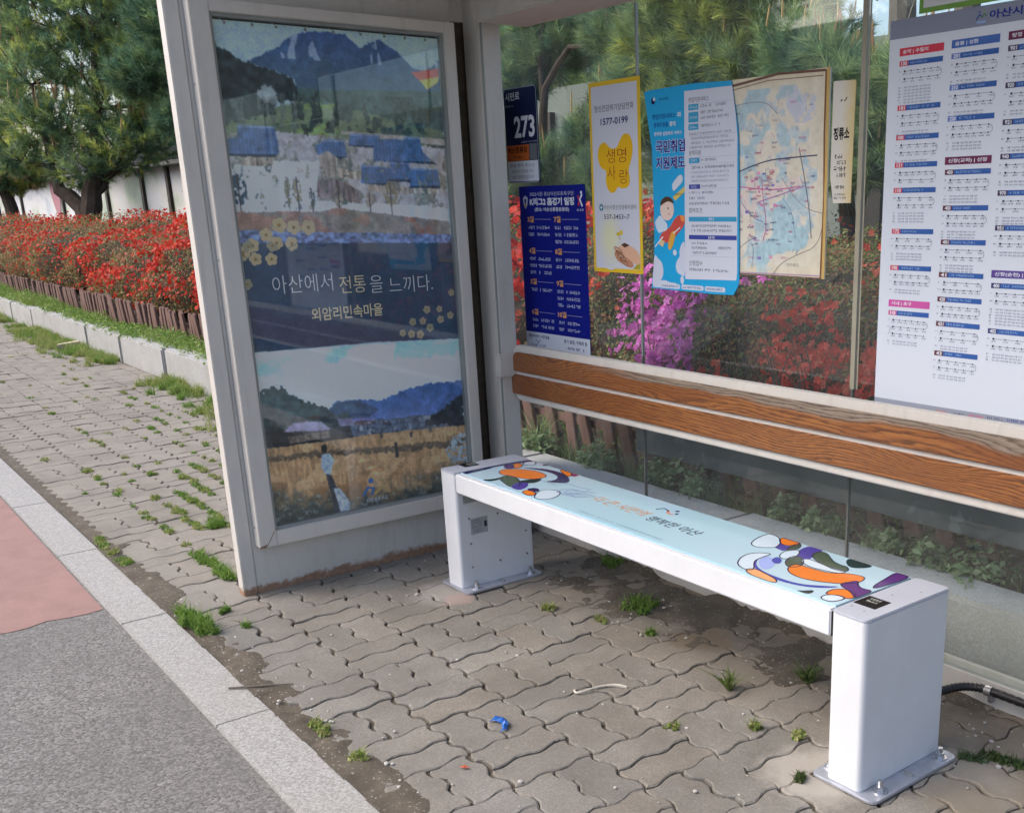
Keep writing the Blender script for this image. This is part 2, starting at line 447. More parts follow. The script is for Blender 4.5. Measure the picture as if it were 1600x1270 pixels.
t.set(c, .88); t.bump(t.math('ADD', t.math('MULTIPLY', t.noise(co, 130, 5, .7), .7), t.math('MULTIPLY', n2, .3)), .5, .004)
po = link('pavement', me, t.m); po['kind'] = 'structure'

# planting bed: granite border, soil bank
for k in range(-9, 8):
    x0 = -5.72+1.363*k; b = MB()
    dy = random.uniform(-.012, .012); dz = random.uniform(-.012, .008)
    g0 = .03 if k in (0, -2) else .005
    b.add([(x0+g0, .05+dy, -.05), (x0+1.355, .05-dy*.5, -.05), (x0+1.355, .235, -.05), (x0+g0, .235, -.05),
           (x0+g0, .052+dy, .247+dz), (x0+1.355, .052-dy*.5, .247+dz*.3), (x0+1.355, .235, .247), (x0+g0, .235, .247+dz)],
          [(0,3,2,1),(4,5,6,7),(0,1,5,4),(1,2,6,5),(2,3,7,6),(3,0,4,7)])
    tag(b.build('kerb', M_border, bevel=.012), kind='structure')
t = NT('bed_soil'); co = t.coord()
t.set(t.ramp(t.noise(co, 6, 7, .7), [(.3, (.035, .028, .018)), (.7, (.10, .08, .055))]), .95); t.bump(t.noise(co, 40, 6, .7), 1, .02)
def soil_h(X, Y):
    s = np.clip((Y-.3)/2.4, 0, 1)
    return .20 + .55*s*s*(3-2*s) + np.clip((Y-2.7)/4, 0, 1)*.25 + .03*(fbm(X*3, Y*3, 3, 9)-.5)
tag(grid_sheet('ground', -70, 12, .2, 9, 260, 60, soil_h, t.m), kind='structure')
# ================================================================== bus shelter
sh = empty('bus_shelter', (0, 0, 0), 'cream painted steel bus shelter with a glass back wall and wooden backrest rail', 'bus shelter')
def part(b, name, m, parent=sh, bevel=0, seg=2): return b.build(name, m, parent, bevel, seg)
# front post and side panel
b = MB(); b.box(-.054, 0, -1.291, -1.242, -.03, 2.30); part(b, 'post', M_rust, bevel=.003)
b = MB(); b.box(-.11, -.004, -1.2405, -.272, -.03, 2.30); part(b, 'side_panel', M_rust, bevel=.002)
# corner post with glazing channel
b = MB(); b.box(-.037, .074, -.200, -.112, -.03, 2.30); part(b, 'post', M_cream, bevel=.004)
b = MB(); b.box(.0735, .080, -.186, -.112, -.03, 2.02); part(b, 'glazing_channel', M_frame, bevel=.002)
b = MB(); b.box(.0738, .0775, -.1935, -.1862, -.03, 2.02); part(b, 'glazing_groove', M_gasket)
b = MB(); b.prism([(-.037, -.1125), (.070, -.1125), (-.100, -.006), (-.160, -.006), (-.160, .04), (-.19, .04), (-.19, -.006)], 'z', -.03, 2.30); part(b, 'glazing_channel', M_cream)
b = MB(); b.box(-.10, -.050, -.2715, -.2005, -.03, 2.02); part(b, 'corner_strip', M_brownrust)
b = MB(); b.box(-.10, -.030, -.2715, -.2005, 2.0205, 2.30); part(b, 'corner_strip', M_cream)
b = MB(); b.box(-.10, -.0375, -.2, -.118, -.03, 2.30); part(b, 'side_panel', M_brownrust)
# header beam, roof, bottom rail, far posts
b = MB()
pr = [(.115, 2.0), (4.25, 2.0), (4.25, 2.30), (.088, 2.30), (.088, 2.03)]
b.prism(pr, 'y', -.238, -.012); part(b, 'header_beam', M_cream, bevel=.006)
t = NT('roof_paint'); t.set((.62, .61, .59), .5)
b = MB(); b.box(-.16, 4.4, -1.33, -.004, 2.30, 2.36); part(b, 'roof', t.m, bevel=.01)
for x in (4.2,):
    b = MB(); b.box(x, x+.06, -1.291, -1.231, -.03, 2.30); part(b, 'post', M_cream, bevel=.004)
    b = MB(); b.box(x, x+.06, -.05, .05, -.03, 2.30); part(b, 'post', M_cream, bevel=.004)
b = MB()
b.box(-.15, 4.2, -.031, -.024, -.03, .074)
b.box(-.15, 4.2, -.024, .012, -.03, .058)
b.box(-.15, 4.2, .012, .028, -.03, .082)
part(b, 'bottom_rail', M_cream)
b = MB(); b.box(-.15, 4.2, -.0235, .0115, .058, .064); part(b, 'rail_gasket', M_gasket)
M_seamd = simple('dark_seam', (.12, .125, .115), .5)
# back glass
xs = [-.118, .755, 1.738, 2.72, 3.70, 4.20]
for a, e in zip(xs[:-1], xs[1:]):
    b = MB(); b.box(a+.004, e-.004, 0, .006, .06, 2.0); part(b, 'glass_pane', M_glass)
for i, x in enumerate(xs[1:-1]):
    wd = .0035 if i == 0 else .008
    b = MB(); b.box(x-wd, x+wd, -.002, .008, .82, 2.0); part(b, 'glass_seam', M_seam if i == 0 else M_seamb)
    b = MB(); b.box(x-.0035, x+.0035, -.002, .008, .065, .82); part(b, 'glass_seam', M_seamd)
b = MB(); b.box(1.738+.018, 1.738+.022, -.003, -.0008, .82, 2.0); part(b, 'glass_seam', M_seamb)
# backrest: steel surround with two weathered planks
def rrect(x0, x1, z0, z1, r, n=6, left=True, right=True):
    p = []
    for cx, cz, a0, on in ((x1-r, z1-r, 0, right), (x0+r, z1-r, 90, left), (x0+r, z0+r, 180, left), (x1-r, z0+r, 270, right)):
        if on:
            for i in range(n+1):
                a = R(a0+90*i/n); p.append((cx+r*math.cos(a), cz+r*math.sin(a)))
        else:
            p.append((cx+(r if a0 in (0, 270) else -r), cz+(r if a0 in (0, 90) else -r)))
    return p
br = MB(); br.prism(rrect(.0745, 3.25, .5923, .8183, .045), 'y', -.132, -.098)
backrest = part(br, 'backrest', M_frame, bevel=.004)
def wood_mat(name, seed, grey):
    t = NT(name); co = t.coord((1, 1, 1), (seed*3.1, 0, seed*1.7))
    s = t.n('SeparateXYZ'); t.l(t.n('TexCoord').outputs['Object'], s.inputs[0])
    # knots pull the grain around them
    warpv = t.noise(t.coord((.75, 1, 5), (seed*5, 0, seed)), 2.0, 3, .5)
    fine = t.noise(t.coord((5, 1, 60), (seed, 0, 0)), 3, 5, .6)
    zz = t.math('MULTIPLY', s.outputs[2], 100.0)
    zz = t.math('ADD', zz, t.math('MULTIPLY', warpv, 8.0))
    for kx, kz, amp in ((.36+seed*.13, .75-.09*seed, 4.6), (1.10+seed*.5, .70, 3.6), (1.93+.2*seed, .66+.03*seed, 4.2), (2.5, .74-.1*seed, 3.0)):
        d = t.n('VectorMath', operation='DISTANCE')
        m = t.n('Mapping'); m.inputs['Scale'].default_value = (1, 0, 3.2); t.l(t.n('TexCoord').outputs['Object'], m.inputs[0])
        t.l(m.outputs[0], d.inputs[0]); d.inputs[1].default_value = (kx, 0, kz*3.2)
        g = t.math('POWER', 2.718, t.math('MULTIPLY', t.math('MULTIPLY', d.outputs['Value'], d.outputs['Value']), -28.0))
        zz = t.math('ADD', zz, t.math('MULTIPLY', g, amp))
    zz = t.math('ADD', zz, t.math('MULTIPLY', fine, 1.5))
    fr = t.math('FRACT', zz)
    c = t.ramp(fr, [(.0, (.085, .031, .011)), (.20, (.16, .054, .015)), (.42, (.29, .105, .026)), (.8, (.35, .137, .034)), (.93, (.21, .074, .020)), (1, (.085, .031, .011))])
    big = t.noise(t.coord((1.3, 1, 4), (seed*9, 0, 0)), 2.4, 5, .6)
    c = t.mix(t.ramp(big, [(.42, (0, 0, 0)), (.68, (.75, .75, .75))]), c, (.17, .053, .016), 'MIX')
    red = t.ramp(s.outputs[0], [(.0, (.75, .75, .75)), (.45, (0, 0, 0))])
    c = t.mix(red, c, t.ramp(fine, [(.3, (.17, .052, .018)), (.7, (.25, .082, .028))]))
    if grey:
        # sun-bleached upper edge with open grain
        q = t.math('ADD', t.math('MULTIPLY', t.math('SUBTRACT', s.outputs[2], .751), 26.0), t.math('MULTIPLY_ADD', warpv, 3.2, -1.7))
        sel = t.math('MULTIPLY', t.ramp(q, [(.05, (0, 0, 0)), (.32, (1, 1, 1))]), t.ramp(s.outputs[0], [(.55, (0, 0, 0)), (.95, (.9, .9, .9))]))
        gcol = t.ramp(fr, [(.0, (.08, .058, .042)), (.25, (.21, .17, .13)), (.75, (.30, .255, .205)), (1, (.08, .058, .042))])
        c = t.mix(sel, c, gcol)
    t.set(c, .38); t.b.inputs['Coat Weight'].default_value = .25; t.b.inputs['Coat Roughness'].default_value = .25
    t.bump(t.math('ADD', fr, fine), .25, .003)
    return t.m
XL = .0942
def plank(z0, z1, m, up):
    r = .03; p = [(3.22, z0), (3.22, z1)]
    if up:
        p += [(XL+r-r*math.sin(R(a)), z1-r+r*math.cos(R(a))) for a in range(0, 91, 15)] + [(XL, z0+.004), (XL+.004, z0)]
    else:
        p += [(.044, z1), (.040, z1-.004)] + [(.040+r-r*math.cos(R(a)), z0+r-r*math.sin(R(a))) for a in range(0, 91, 15)]
    b = MB(); b.prism(p, 'y', -.144, -.126); return b.build('plank', m, backrest, bevel=.0035)
plank(.7142, .7916, wood_mat('weathered_wood_upper', 0, True), True)
plank(.6206, .6999, wood_mat('weathered_wood_lower', 1, False), False)
b = MB(); b.box(.066, .098, -.212, -.099, .690, .786); b.build('bracket', M_frame, backrest, bevel=.006)
for x in (1.55, 3.1):
    b = MB(); b.box(x, x+.04, -.098, .0, .67, .75); b.build('bracket', M_frame, backrest)

# advertising case
oy0, oy1, oz0, oz1 = -1.2287, -.2847, .1848, 2.003
iy0, iy1, iz0, iz1 = -1.166, -.328, .240, 1.966
def bar(p, name='frame'):
    b = MB(); n = len(p)
    b.add([(0.0, u, v) for u, v in p] + [(.05, u, v) for u, v in p], [tuple(range(n)), tuple(range(n, 2*n))] + [(i, (i+1) % n, n+(i+1) % n, n+i) for i in range(n)])
    return b
fb = MB()
fb.box(0, .05, oy0, iy0, oz0, oz1); fb.box(0, .05, iy1, oy1, oz0, oz1)
fb.box(.0, .0495, iy0, iy1, oz0, iz0); fb.box(.0, .0495, iy0, iy1, iz1, oz1)
case = fb.build('light_box', M_frame, sh, bevel=.0025)
b = MB(); w_ = .011
b.box(.004, .036, iy0, iy0+w_, iz0, iz1); b.box(.004, .036, iy1-w_, iy1, iz0, iz1)
b.box(.004, .0355, iy0+w_, iy1-w_, iz0, iz0+w_); b.box(.004, .0355, iy0+w_, iy1-w_, iz1-w_, iz1)
b.build('gasket', M_gasket, case)
b = MB(); b.box(.026, .030, iy0+w_, iy1-w_, iz0+w_, iz1-w_); b.build('glass', M_boxglass, case)
b = MB(); b.box(.0005, .004, iy0, iy1, iz0, iz1); b.build('back_board', M_dark, case)
for y, z in ((-1.222, .26), (-1.222, 1.2), (-1.222, 1.75)):
    b = MB(); b.tube([(.018, oy0-.0015, z), (.018, oy0+.002, z)], .005, 8); b.build('case_screw', M_steel, case)
t = NT('corner_rust'); t.set(t.ramp(t.noise(t.coord(), 70, 4, .7), [(.35, (.14, .07, .035)), (.7, (.40, .33, .26))]), .9)
b = MB(); b.prism([(-1.2285, .1846), (-1.205, .1846), (-1.17, .2385), (-1.173, .240), (-1.200, .197), (-1.2285, .192)], 'x', .049, .0507)
b.build('rust_stain', t.m, case)
# ================================================================== heated bench
bench = empty('bench', (1.38, -.51, 0), 'white metal heated bench with a pale blue patterned glass seat', 'bench')
BX0, BX1, LW, BY0, BY1, BH = .3955, 2.3556, .1028, -.6683, -.3489, .45
def rbox(x0, x1, y0, y1, z0, z1, r, n=4):
    p = []
    for cx, cy, a0 in ((x1-r, y1-r, 0), (x0+r, y1-r, 90), (x0+r, y0+r, 180), (x1-r, y0+r, 270)):
        for i in range(n+1):
            a = R(a0+90*i/n); p.append((cx+r*math.cos(a), cy+r*math.sin(a)))
    b = MB(); b.prism(p, 'z', z0, z1); return b
def bolt(x, y, parent, washer=True):
    b = MB()
    b.tube([(x, y, .012), (x, y, .0155)], .019, 16); b.tube([(x, y, .0155), (x, y, .027)], .0115, 6); b.tube([(x, y, .027), (x, y, .041)], .0068, 10)
    return b.build('bolt', M_steel, parent)
def leg(x0, x1, right):
    b = rbox(x0, x1, BY0, BY1, .012, BH-.006, .013); L = b.build('leg', M_white, bench, bevel=.0015)
    b = rbox(x0-.001, x1+.001, BY0-.001, BY1+.001, BH-.006, BH+.001, .014); b.build('cap_plate', M_grey, L, bevel=.0022)
    s = 1 if right else -1
    bx0, bx1 = (x0-.043, x1+.052)
    b = rbox(bx0, bx1, BY0-.010, BY1+.006, .0035, .012, .022); b.build('base_plate', M_zinc, L, bevel=.0015)
    xs_ = (x1+.026, x0-.022)
    for x in xs_:
        for y in (BY0+.046, BY1-.038): bolt(x, y, L)
    b = MB(); xm, ym = x1+.026, (BY0+BY1)/2
    b.box(xm-.016, xm+.010, ym-.004, ym+.004, .012, .0165); b.build('slot_clip', M_gasket, L)
    return L
Lr = leg(BX1-LW, BX1, True); Ll = leg(BX0, BX0+LW, False)
# screws, access cover, label, socket on the inner face of the far leg
xi = BX0+LW
b = MB(); b.box(xi+.0002, xi+.0016, -.6275, -.376, .081, .362); b.build('access_cover', M_white, Ll, bevel=.0006)
for y, z in ((-.621, .087), (-.502, .087), (-.383, .087), (-.621, .178), (-.383, .178), (-.6225, .274), (-.502, .270)):
    b = MB(); b.tube([(xi+.001, y, z), (xi+.0035, y, z)], .0042, 8); b.build('cover_screw', M_steel, Ll)
lab = MB(); lab.box(xi+.0017, xi+.0028, -.617, -.546, .210, .271); labo = lab.build('type_label', M_silver, Ll)
b = MB(); b.box(xi+.0017, xi+.004, -.641, -.575, .333, .361); b.build('socket_plate', M_gasket, Ll, bevel=.001)
# beam
gx0, gx1 = xi+.003, BX1-LW-.003
bm_ = MB()
bm_.box(gx0, gx1, BY0+.001, BY0+.024, BH-.070, BH-.002); bm_.box(gx0, gx1, BY1-.024, BY1-.001, BH-.070, BH-.002)
bm_.box(gx0, gx1, BY0+.024, BY1-.024, BH-.060, BH-.006)
bm_.build('beam', M_white, bench, bevel=.004, seg=3)
for a_, e_ in ((xi, gx0), (gx1, BX1-LW)):
    b = MB(); b.box(a_, e_, BY0+.004, BY1-.004, BH-.068, BH-.006); b.build('joint_seal', M_dark, bench)

# ------------------------------------------------------------------ printing helpers
TXT = {}
def glyphs(s, bold=0.0):
    k = (s, bold)
    if k in TXT: return TXT[k]
    cu = bpy.data.curves.new('lettering', 'FONT'); cu.body = s; cu.size = 1; cu.resolution_u = 3; cu.offset = bold
    ob = bpy.data.objects.new('lettering', cu); col.objects.link(ob)
    dg = bpy.context.evaluated_depsgraph_get(); dg.update()
    me = bpy.data.meshes.new_from_object(ob.evaluated_get(dg))
    v = np.array([q.co[:2] for q in me.vertices]) if len(me.vertices) else np.zeros((0, 2)); f = [tuple(p.vertices) for p in me.polygons]
    bpy.data.objects.remove(ob); bpy.data.curves.remove(cu); bpy.data.meshes.remove(me)
    TXT[k] = (v, f); return TXT[k]
def chaikin(p, n=2):
    p = np.array(p, float)
    for _ in range(n):
        q = np.roll(p, -1, 0); a = p*.75+q*.25; b_ = p*.25+q*.75
        p = np.empty((2*len(a), 2)); p[0::2] = a; p[1::2] = b_
    return [tuple(x) for x in p]
class Art:
    """flat print: polygons in (u, v) stacked in thin ink layers on a sheet"""
    def __init__(s): s.v = []; s.f = []; s.c = []; s.k = 0
    def poly(s, p, c, L=1):
        s.k = (s.k+1) % 70; L = L+.012*s.k; n = len(s.v); s.v.extend([(a, b_, L) for a, b_ in p]); s.f.append(tuple(range(n, n+len(p)))); s.c.append(c)
    def rect(s, u0, v0, u1, v1, c, L=1): s.poly([(u0, v0), (u1, v0), (u1, v1), (u0, v1)], c, L)
    def disc(s, u, v, r, c, L=1, n=14, ry=None): s.poly([(u+r*math.cos(2*math.pi*i/n), v+(ry or r)*math.sin(2*math.pi*i/n)) for i in range(n)], c, L)
    def stroke(s, p, w, c, L=2, closed=False):
        p = [np.array(q, float) for q in p]; k = len(p)
        if k < 2: return
        lft = []; rgt = []
        for i in range(k):
            a = p[(i-1) % k] if (closed or i > 0) else p[i]; b_ = p[(i+1) % k] if (closed or i < k-1) else p[i]
            d = b_-a; d = d/(np.hypot(*d)+1e-9); nn = np.array([-d[1], d[0]])*w/2
            lft.append(p[i]+nn); rgt.append(p[i]-nn)
        for i in range(k if closed else k-1):
            j = (i+1) % k
            s.poly([tuple(lft[i]), tuple(rgt[i]), tuple(rgt[j]), tuple(lft[j])], c, L)
    def text(s, t, u, v, w, h, c, L=3, bold=0.0, shear=0):
        gv, gf = glyphs(t, bold)
        if not len(gv): return
        mn = gv.min(0); mx = gv.max(0); sc_ = np.array([w, h])/np.maximum(mx-mn, 1e-6)
        q = (gv-mn)*sc_ ; q[:, 0] += q[:, 1]*shear; q += (u, v)
        n = len(s.v); s.v.extend([(a, b_, L) for a, b_ in q])
        for f in gf: s.f.append(tuple(n+i for i in f)); s.c.append(c)
    def greek(s, u, v, w, h, c, L=3, dens=.85, cw=.95):
        """a line of print too small to read: broken little strokes"""
        x = u
        while x < u+w-h*.5:
            if random.random() < dens:
                g = h*cw*random.uniform(.7, 1.0); t_ = h*.15
                for _ in range(3):
                    if random.random() < .5:
                        yy = v+random.uniform(.05, .85)*h; s.rect(x, yy, x+g*.82, yy+t_, c, L)
                    else:
                        xx = x+random.uniform(0, .7)*g; s.rect(xx, v, xx+t_, v+h, c, L)
                x += g
            else: x += h*.7
    def build(s, name, m, plane_, at, parent, step=.00022):
        if plane_ == 'y': P = [(a, at-L*step, b_) for a, b_, L in s.v]
        elif plane_ == 'x': P = [(at+L*step, a, b_) for a, b_, L in s.v]
        else: P = [(a, b_, at+L*step) for a, b_, L in s.v]
        me = bpy.data.meshes.new(name); me.from_pydata(P, [], s.f); me.update()
        a = me.color_attributes.new('col', 'FLOAT_COLOR', 'POINT')
        cc = np.ones((len(P), 4), np.float32)
        for f, c in zip(s.f, s.c): cc[list(f), :] = c
        a.data.foreach_set('color', cc.ravel())
        return link(name, me, m, parent)
def sheet(name, poly, plane_, a0, a1, m, label, cat, group=None, bevel=0):
    b = MB(); b.prism(poly, plane_, a0, a1)
    o = b.build(name, m, None, bevel)
    return tag(o, label, cat, group)

# ------------------------------------------------------------------ seat glass with its print
SEAT_COL = dict(O=K(222,122,40), N=K(38,40,88), G=K(70,88,70), D=K(34,56,58), V=K(72,62,150), B=K(58,72,165), L=K(150,172,228), U=K(84,46,118), T=K(226,164,112), R=K(140,45,95), P=K(196,216,230), W=K(204,220,232))
SEAT_SHAPES=[
('N',[(0.477,-0.633),(0.462,-0.566),(0.481,-0.491),(0.497,-0.351),(0.523,-0.368),(0.495,-0.510),(0.507,-0.539),(0.514,-0.608),(0.514,-0.639)]),
('O',[(0.512,-0.445),(0.512,-0.417),(0.555,-0.428),(0.575,-0.463),(0.554,-0.471)]),
('U',[(0.501,-0.471),(0.512,-0.445),(0.565,-0.473),(0.543,-0.497)]),
('P',[(0.522,-0.406),(0.515,-0.379),(0.535,-0.364),(0.558,-0.374),(0.570,-0.399),(0.554,-0.416)]),
('O',[(0.574,-0.532),(0.562,-0.504),(0.595,-0.470),(0.646,-0.443),(0.708,-0.446),(0.741,-0.463),(0.739,-0.504),(0.703,-0.529),(0.644,-0.539),(0.609,-0.549)]),
('G',[(0.657,-0.589),(0.639,-0.552),(0.680,-0.540),(0.742,-0.564),(0.782,-0.595),(0.771,-0.619),(0.723,-0.609)]),
('D',[(0.731,-0.563),(0.740,-0.516),(0.761,-0.482),(0.789,-0.527),(0.772,-0.558)]),
('N',[(0.588,-0.449),(0.635,-0.414),(0.698,-0.390),(0.769,-0.395),(0.830,-0.422),(0.857,-0.452),(0.825,-0.477),(0.789,-0.490),(0.803,-0.463),(0.776,-0.427),(0.715,-0.413),(0.651,-0.425)]),
('V',[(0.771,-0.619),(0.752,-0.571),(0.778,-0.551),(0.822,-0.590),(0.829,-0.625)]),
('N',[(0.836,-0.599),(0.846,-0.565),(0.883,-0.574),(0.889,-0.603)]),
('O',[(0.862,-0.631),(0.850,-0.604),(0.892,-0.600),(0.918,-0.618),(0.910,-0.638)]),
('O',[(0.697,-0.364),(0.744,-0.356),(0.788,-0.376),(0.801,-0.401),(0.751,-0.388)]),
('R',[(0.752,-0.361),(0.807,-0.356),(0.816,-0.385),(0.792,-0.384)]),
('P',[(0.951,-0.640),(0.985,-0.622),(0.988,-0.590),(0.962,-0.549),(0.928,-0.538),(0.898,-0.553),(0.894,-0.586)]),
('D',[(0.601,-0.380),(0.598,-0.356),(0.628,-0.353)]),
('D',[(0.621,-0.640),(0.646,-0.613),(0.640,-0.568),(0.665,-0.594),(0.663,-0.634)]),
('P',[(1.760,-0.355),(1.760,-0.404),(1.775,-0.445),(1.792,-0.465),(1.816,-0.467),(1.837,-0.448),(1.848,-0.432),(1.821,-0.386)]),
('O',[(1.817,-0.382),(1.807,-0.360),(1.830,-0.349),(1.862,-0.352),(1.876,-0.375),(1.864,-0.397),(1.845,-0.403)]),
('V',[(1.846,-0.435),(1.835,-0.400),(1.860,-0.410),(1.874,-0.396),(1.890,-0.442),(1.867,-0.440)]),
('G',[(1.888,-0.434),(1.874,-0.396),(1.870,-0.363),(1.895,-0.382),(1.902,-0.415)]),
('P',[(1.907,-0.477),(1.894,-0.446),(1.902,-0.420),(1.916,-0.413),(1.938,-0.443),(1.939,-0.477),(1.927,-0.490)]),
('V',[(1.930,-0.434),(1.908,-0.387),(1.915,-0.360),(1.957,-0.361),(1.959,-0.386),(1.978,-0.435),(1.973,-0.458),(1.948,-0.450)]),
('G',[(1.967,-0.412),(1.964,-0.380),(1.985,-0.375),(2.032,-0.411),(2.063,-0.419),(2.082,-0.416),(2.105,-0.440),(2.084,-0.454),(2.044,-0.448),(2.006,-0.439)]),
('W',[(1.978,-0.469),(1.981,-0.445),(2.014,-0.447),(2.060,-0.455),(2.106,-0.447),(2.098,-0.471),(2.061,-0.479),(2.024,-0.486)]),
('D',[(2.061,-0.388),(2.050,-0.358),(2.125,-0.361),(2.125,-0.385),(2.098,-0.415)]),
('G',[(1.950,-0.500),(1.936,-0.463),(1.949,-0.449),(1.980,-0.466),(2.000,-0.496),(1.991,-0.522),(1.976,-0.522)]),
('O',[(2.005,-0.539),(1.992,-0.512),(2.001,-0.494),(2.046,-0.495),(2.089,-0.488),(2.109,-0.467),(2.127,-0.455),(2.162,-0.449),(2.174,-0.489),(2.153,-0.519),(2.118,-0.543),(2.075,-0.559),(2.033,-0.557)]),
('B',[(1.892,-0.562),(1.889,-0.540),(1.895,-0.524),(1.903,-0.549),(1.925,-0.577),(1.966,-0.597),(2.021,-0.602),(2.081,-0.598),(2.127,-0.564),(2.154,-0.542),(2.137,-0.575),(2.096,-0.604),(2.036,-0.617),(1.971,-0.608),(1.923,-0.587)]),
('L',[(1.901,-0.552),(1.889,-0.513),(1.910,-0.508),(1.945,-0.538),(1.961,-0.571),(1.946,-0.587)]),
('B',[(1.916,-0.519),(1.910,-0.491),(1.934,-0.499),(1.951,-0.523),(1.941,-0.534)]),
('P',[(1.885,-0.492),(1.866,-0.500),(1.846,-0.524),(1.848,-0.558),(1.870,-0.594),(1.893,-0.611),(1.926,-0.617),(1.933,-0.601),(1.892,-0.562),(1.886,-0.537)]),
('T',[(1.928,-0.622),(1.940,-0.602),(1.984,-0.610),(2.031,-0.622),(2.037,-0.639),(1.990,-0.643),(1.952,-0.637)]),
('U',[(2.162,-0.525),(2.168,-0.504),(2.176,-0.480),(2.194,-0.505),(2.213,-0.514),(2.241,-0.506),(2.247,-0.577),(2.226,-0.558),(2.200,-0.543),(2.178,-0.538)]),
('O',[(2.182,-0.606),(2.172,-0.573),(2.188,-0.549),(2.220,-0.550),(2.240,-0.571),(2.233,-0.592),(2.206,-0.587)]),
('W',[(2.185,-0.609),(2.208,-0.589),(2.231,-0.595),(2.223,-0.632),(2.200,-0.636),(2.188,-0.628)]),
('U',[(2.200,-0.360),(2.246,-0.357),(2.236,-0.489),(2.221,-0.469),(2.211,-0.412)]),
('D',[(2.113,-0.638),(2.128,-0.628),(2.144,-0.604),(2.154,-0.636)]),
]
SCRIB=[ [(0.806,-0.497),(0.890,-0.496),(0.906,-0.454),(0.948,-0.458),(0.974,-0.455),(1.017,-0.445),(1.018,-0.467),(1.058,-0.460),(1.008,-0.501),(1.063,-0.489),(1.095,-0.484),(1.059,-0.538),(1.010,-0.544),(0.964,-0.547),(0.945,-0.509),(1.001,-0.485),(0.997,-0.524),(1.042,-0.510)] , [(0.957,-0.543),(1.001,-0.547),(1.021,-0.510),(1.066,-0.502),(1.047,-0.535),(0.982,-0.529),(0.961,-0.488),(1.031,-0.476)] ]

sg = MB(); sg.box(gx0+.004, gx1-.004, BY0+.0245, BY1-.010, BH-.006, BH+.0012)
t = NT('pale_blue_glass'); x = t.n('SeparateXYZ'); t.l(t.n('TexCoord').outputs['Object'], x.inputs[0])
c = t.ramp(t.math('DIVIDE', t.math('SUBTRACT', x.outputs[0], .5), 1.8), [(0, (.44, .60, .71)), (.5, (.35, .57, .68)), (1, (.46, .63, .72))])
t.set(c, .12); M_seat = t.m
seat = sg.build('seat_glass', M_seat, bench, bevel=.0012)
A = Art()
INK = K(34, 30, 72)
for i, (k, p) in enumerate(SEAT_SHAPES):
    q = [(u+(.022 if u < 1.2 else 0), v) for u, v in chaikin([(sum(a for a, _ in p)/len(p)*-.13+1.13*a, sum(b_ for _, b_ in p)/len(p)*-.13+1.13*b_) for a, b_ in p], 2)]
    q = [(min(max(u, gx0+.005), gx1-.005), min(max(v, BY0+.026), BY1-.012)) for u, v in q]
    A.poly(q, SEAT_COL[k], 1+i % 3)
    if k in 'OPGWTU': A.stroke(q, .0035, INK, 5, True)
for p in SCRIB: A.stroke(p, .0022, K(92, 84, 170), 5)
A.text('더 큰 시민의', 1.108, -.520, .255, .052, K(216, 150, 78), 4, 0, .1)
A.text('행복한 아산', 1.392, -.532, .228, .046, K(40, 62, 78), 4, 0, .1)
for u, v, r, c_ in ((1.405, -.404, .007, K(40,60,90)), (1.425, -.424, .006, K(40,60,90))): A.disc(u, v, r, c_, 4)
A.stroke([(1.340, -.436), (1.352, -.412), (1.378, -.418), (1.392, -.432)], .006, K(40,70,110), 4)
A.stroke([(1.385, -.418), (1.395, -.436), (1.41, -.440), (1.425, -.436)], .006, K(215,120,60), 4)
A.greek(1.19, -.6235, .40, .006, K(105, 140, 158), 4)
A.build('seat_print', M_gloss, 'z', BH+.0013, seat, .00012)
# control displays on both caps
for (x0, x1, y0, y1), L in (((2.259, 2.322, -.597, -.537), Lr), ((.395, .449, -.592, -.534), Ll)):
    b = MB(); b.box(x0, x1, y0, y1, BH+.001, BH+.0022); d = b.build('display', M_screen, L)
    A = Art(); gcol = K(190, 195, 185)
    for j, (uu, hh) in enumerate(((.30, .010), (.52, .010))):
        A.greek(x0+.014, y1-.018-.016*j, .034, hh, gcol, 1, 1.0)
    A.build('display_print', M_print, 'z', BH+.0023, L, .0001)
    for x, y in ((x0+.012, y0-.02), (x1-.01, y0-.025), ((x0+x1)/2, y1+.045), (x1+.004, y1+.11)):
        b = MB(); b.tube([(x, y, BH+.001), (x, y, BH+.0016)], .003, 8); b.build('cap_screw', M_gasket, L)
A = Art()
for j in range(6): A.greek(-.612, .260-.0085*j, .042, .0045, K(70, 72, 80), 1)
A.rect(-.561, .232, -.549, .254, K(60,60,68), 1)
A.build('label_print', M_print, 'x', xi+.0029, Ll, .0001)

# power conduit from the bench leg to the shelter rail
hs = MB(); P0 = []
def bez(a, b_, c_, d_, n):
    return [Vector(a)*(1-q)**3+Vector(b_)*3*q*(1-q)**2+Vector(c_)*3*q*q*(1-q)+Vector(d_)*q**3 for q in [i/n for i in range(n+1)]]
P0 = bez((2.20, -.33, .035), (2.20, -.16, .055), (2.20, -.055, .055), (2.30, -.052, .058), 60) + bez((2.30, -.052, .058), (2.5, -.05, .06), (2.9, -.05, .055), (3.4, -.05, .05), 90)[1:]
rad = [.0118 + .0014*math.sin(i*2.2) for i in range(len(P0))]
hs.tube(P0, rad, 12)
hose = tag(link('conduit', hs.mesh('conduit', smooth=True), M_black), 'black corrugated cable conduit running from the bench leg along the bottom rail', 'conduit')
b = MB(); b.tube([(2.292, -.0535, .0575), (2.312, -.0525, .0585)], .0152, 16); b.box(2.296, 2.308, -.047, -.032, .02, .05)
b.tube([(2.302, -.040, .030), (2.302, -.030, .030)], .006, 8)
b.build('clamp', M_steel, hose)
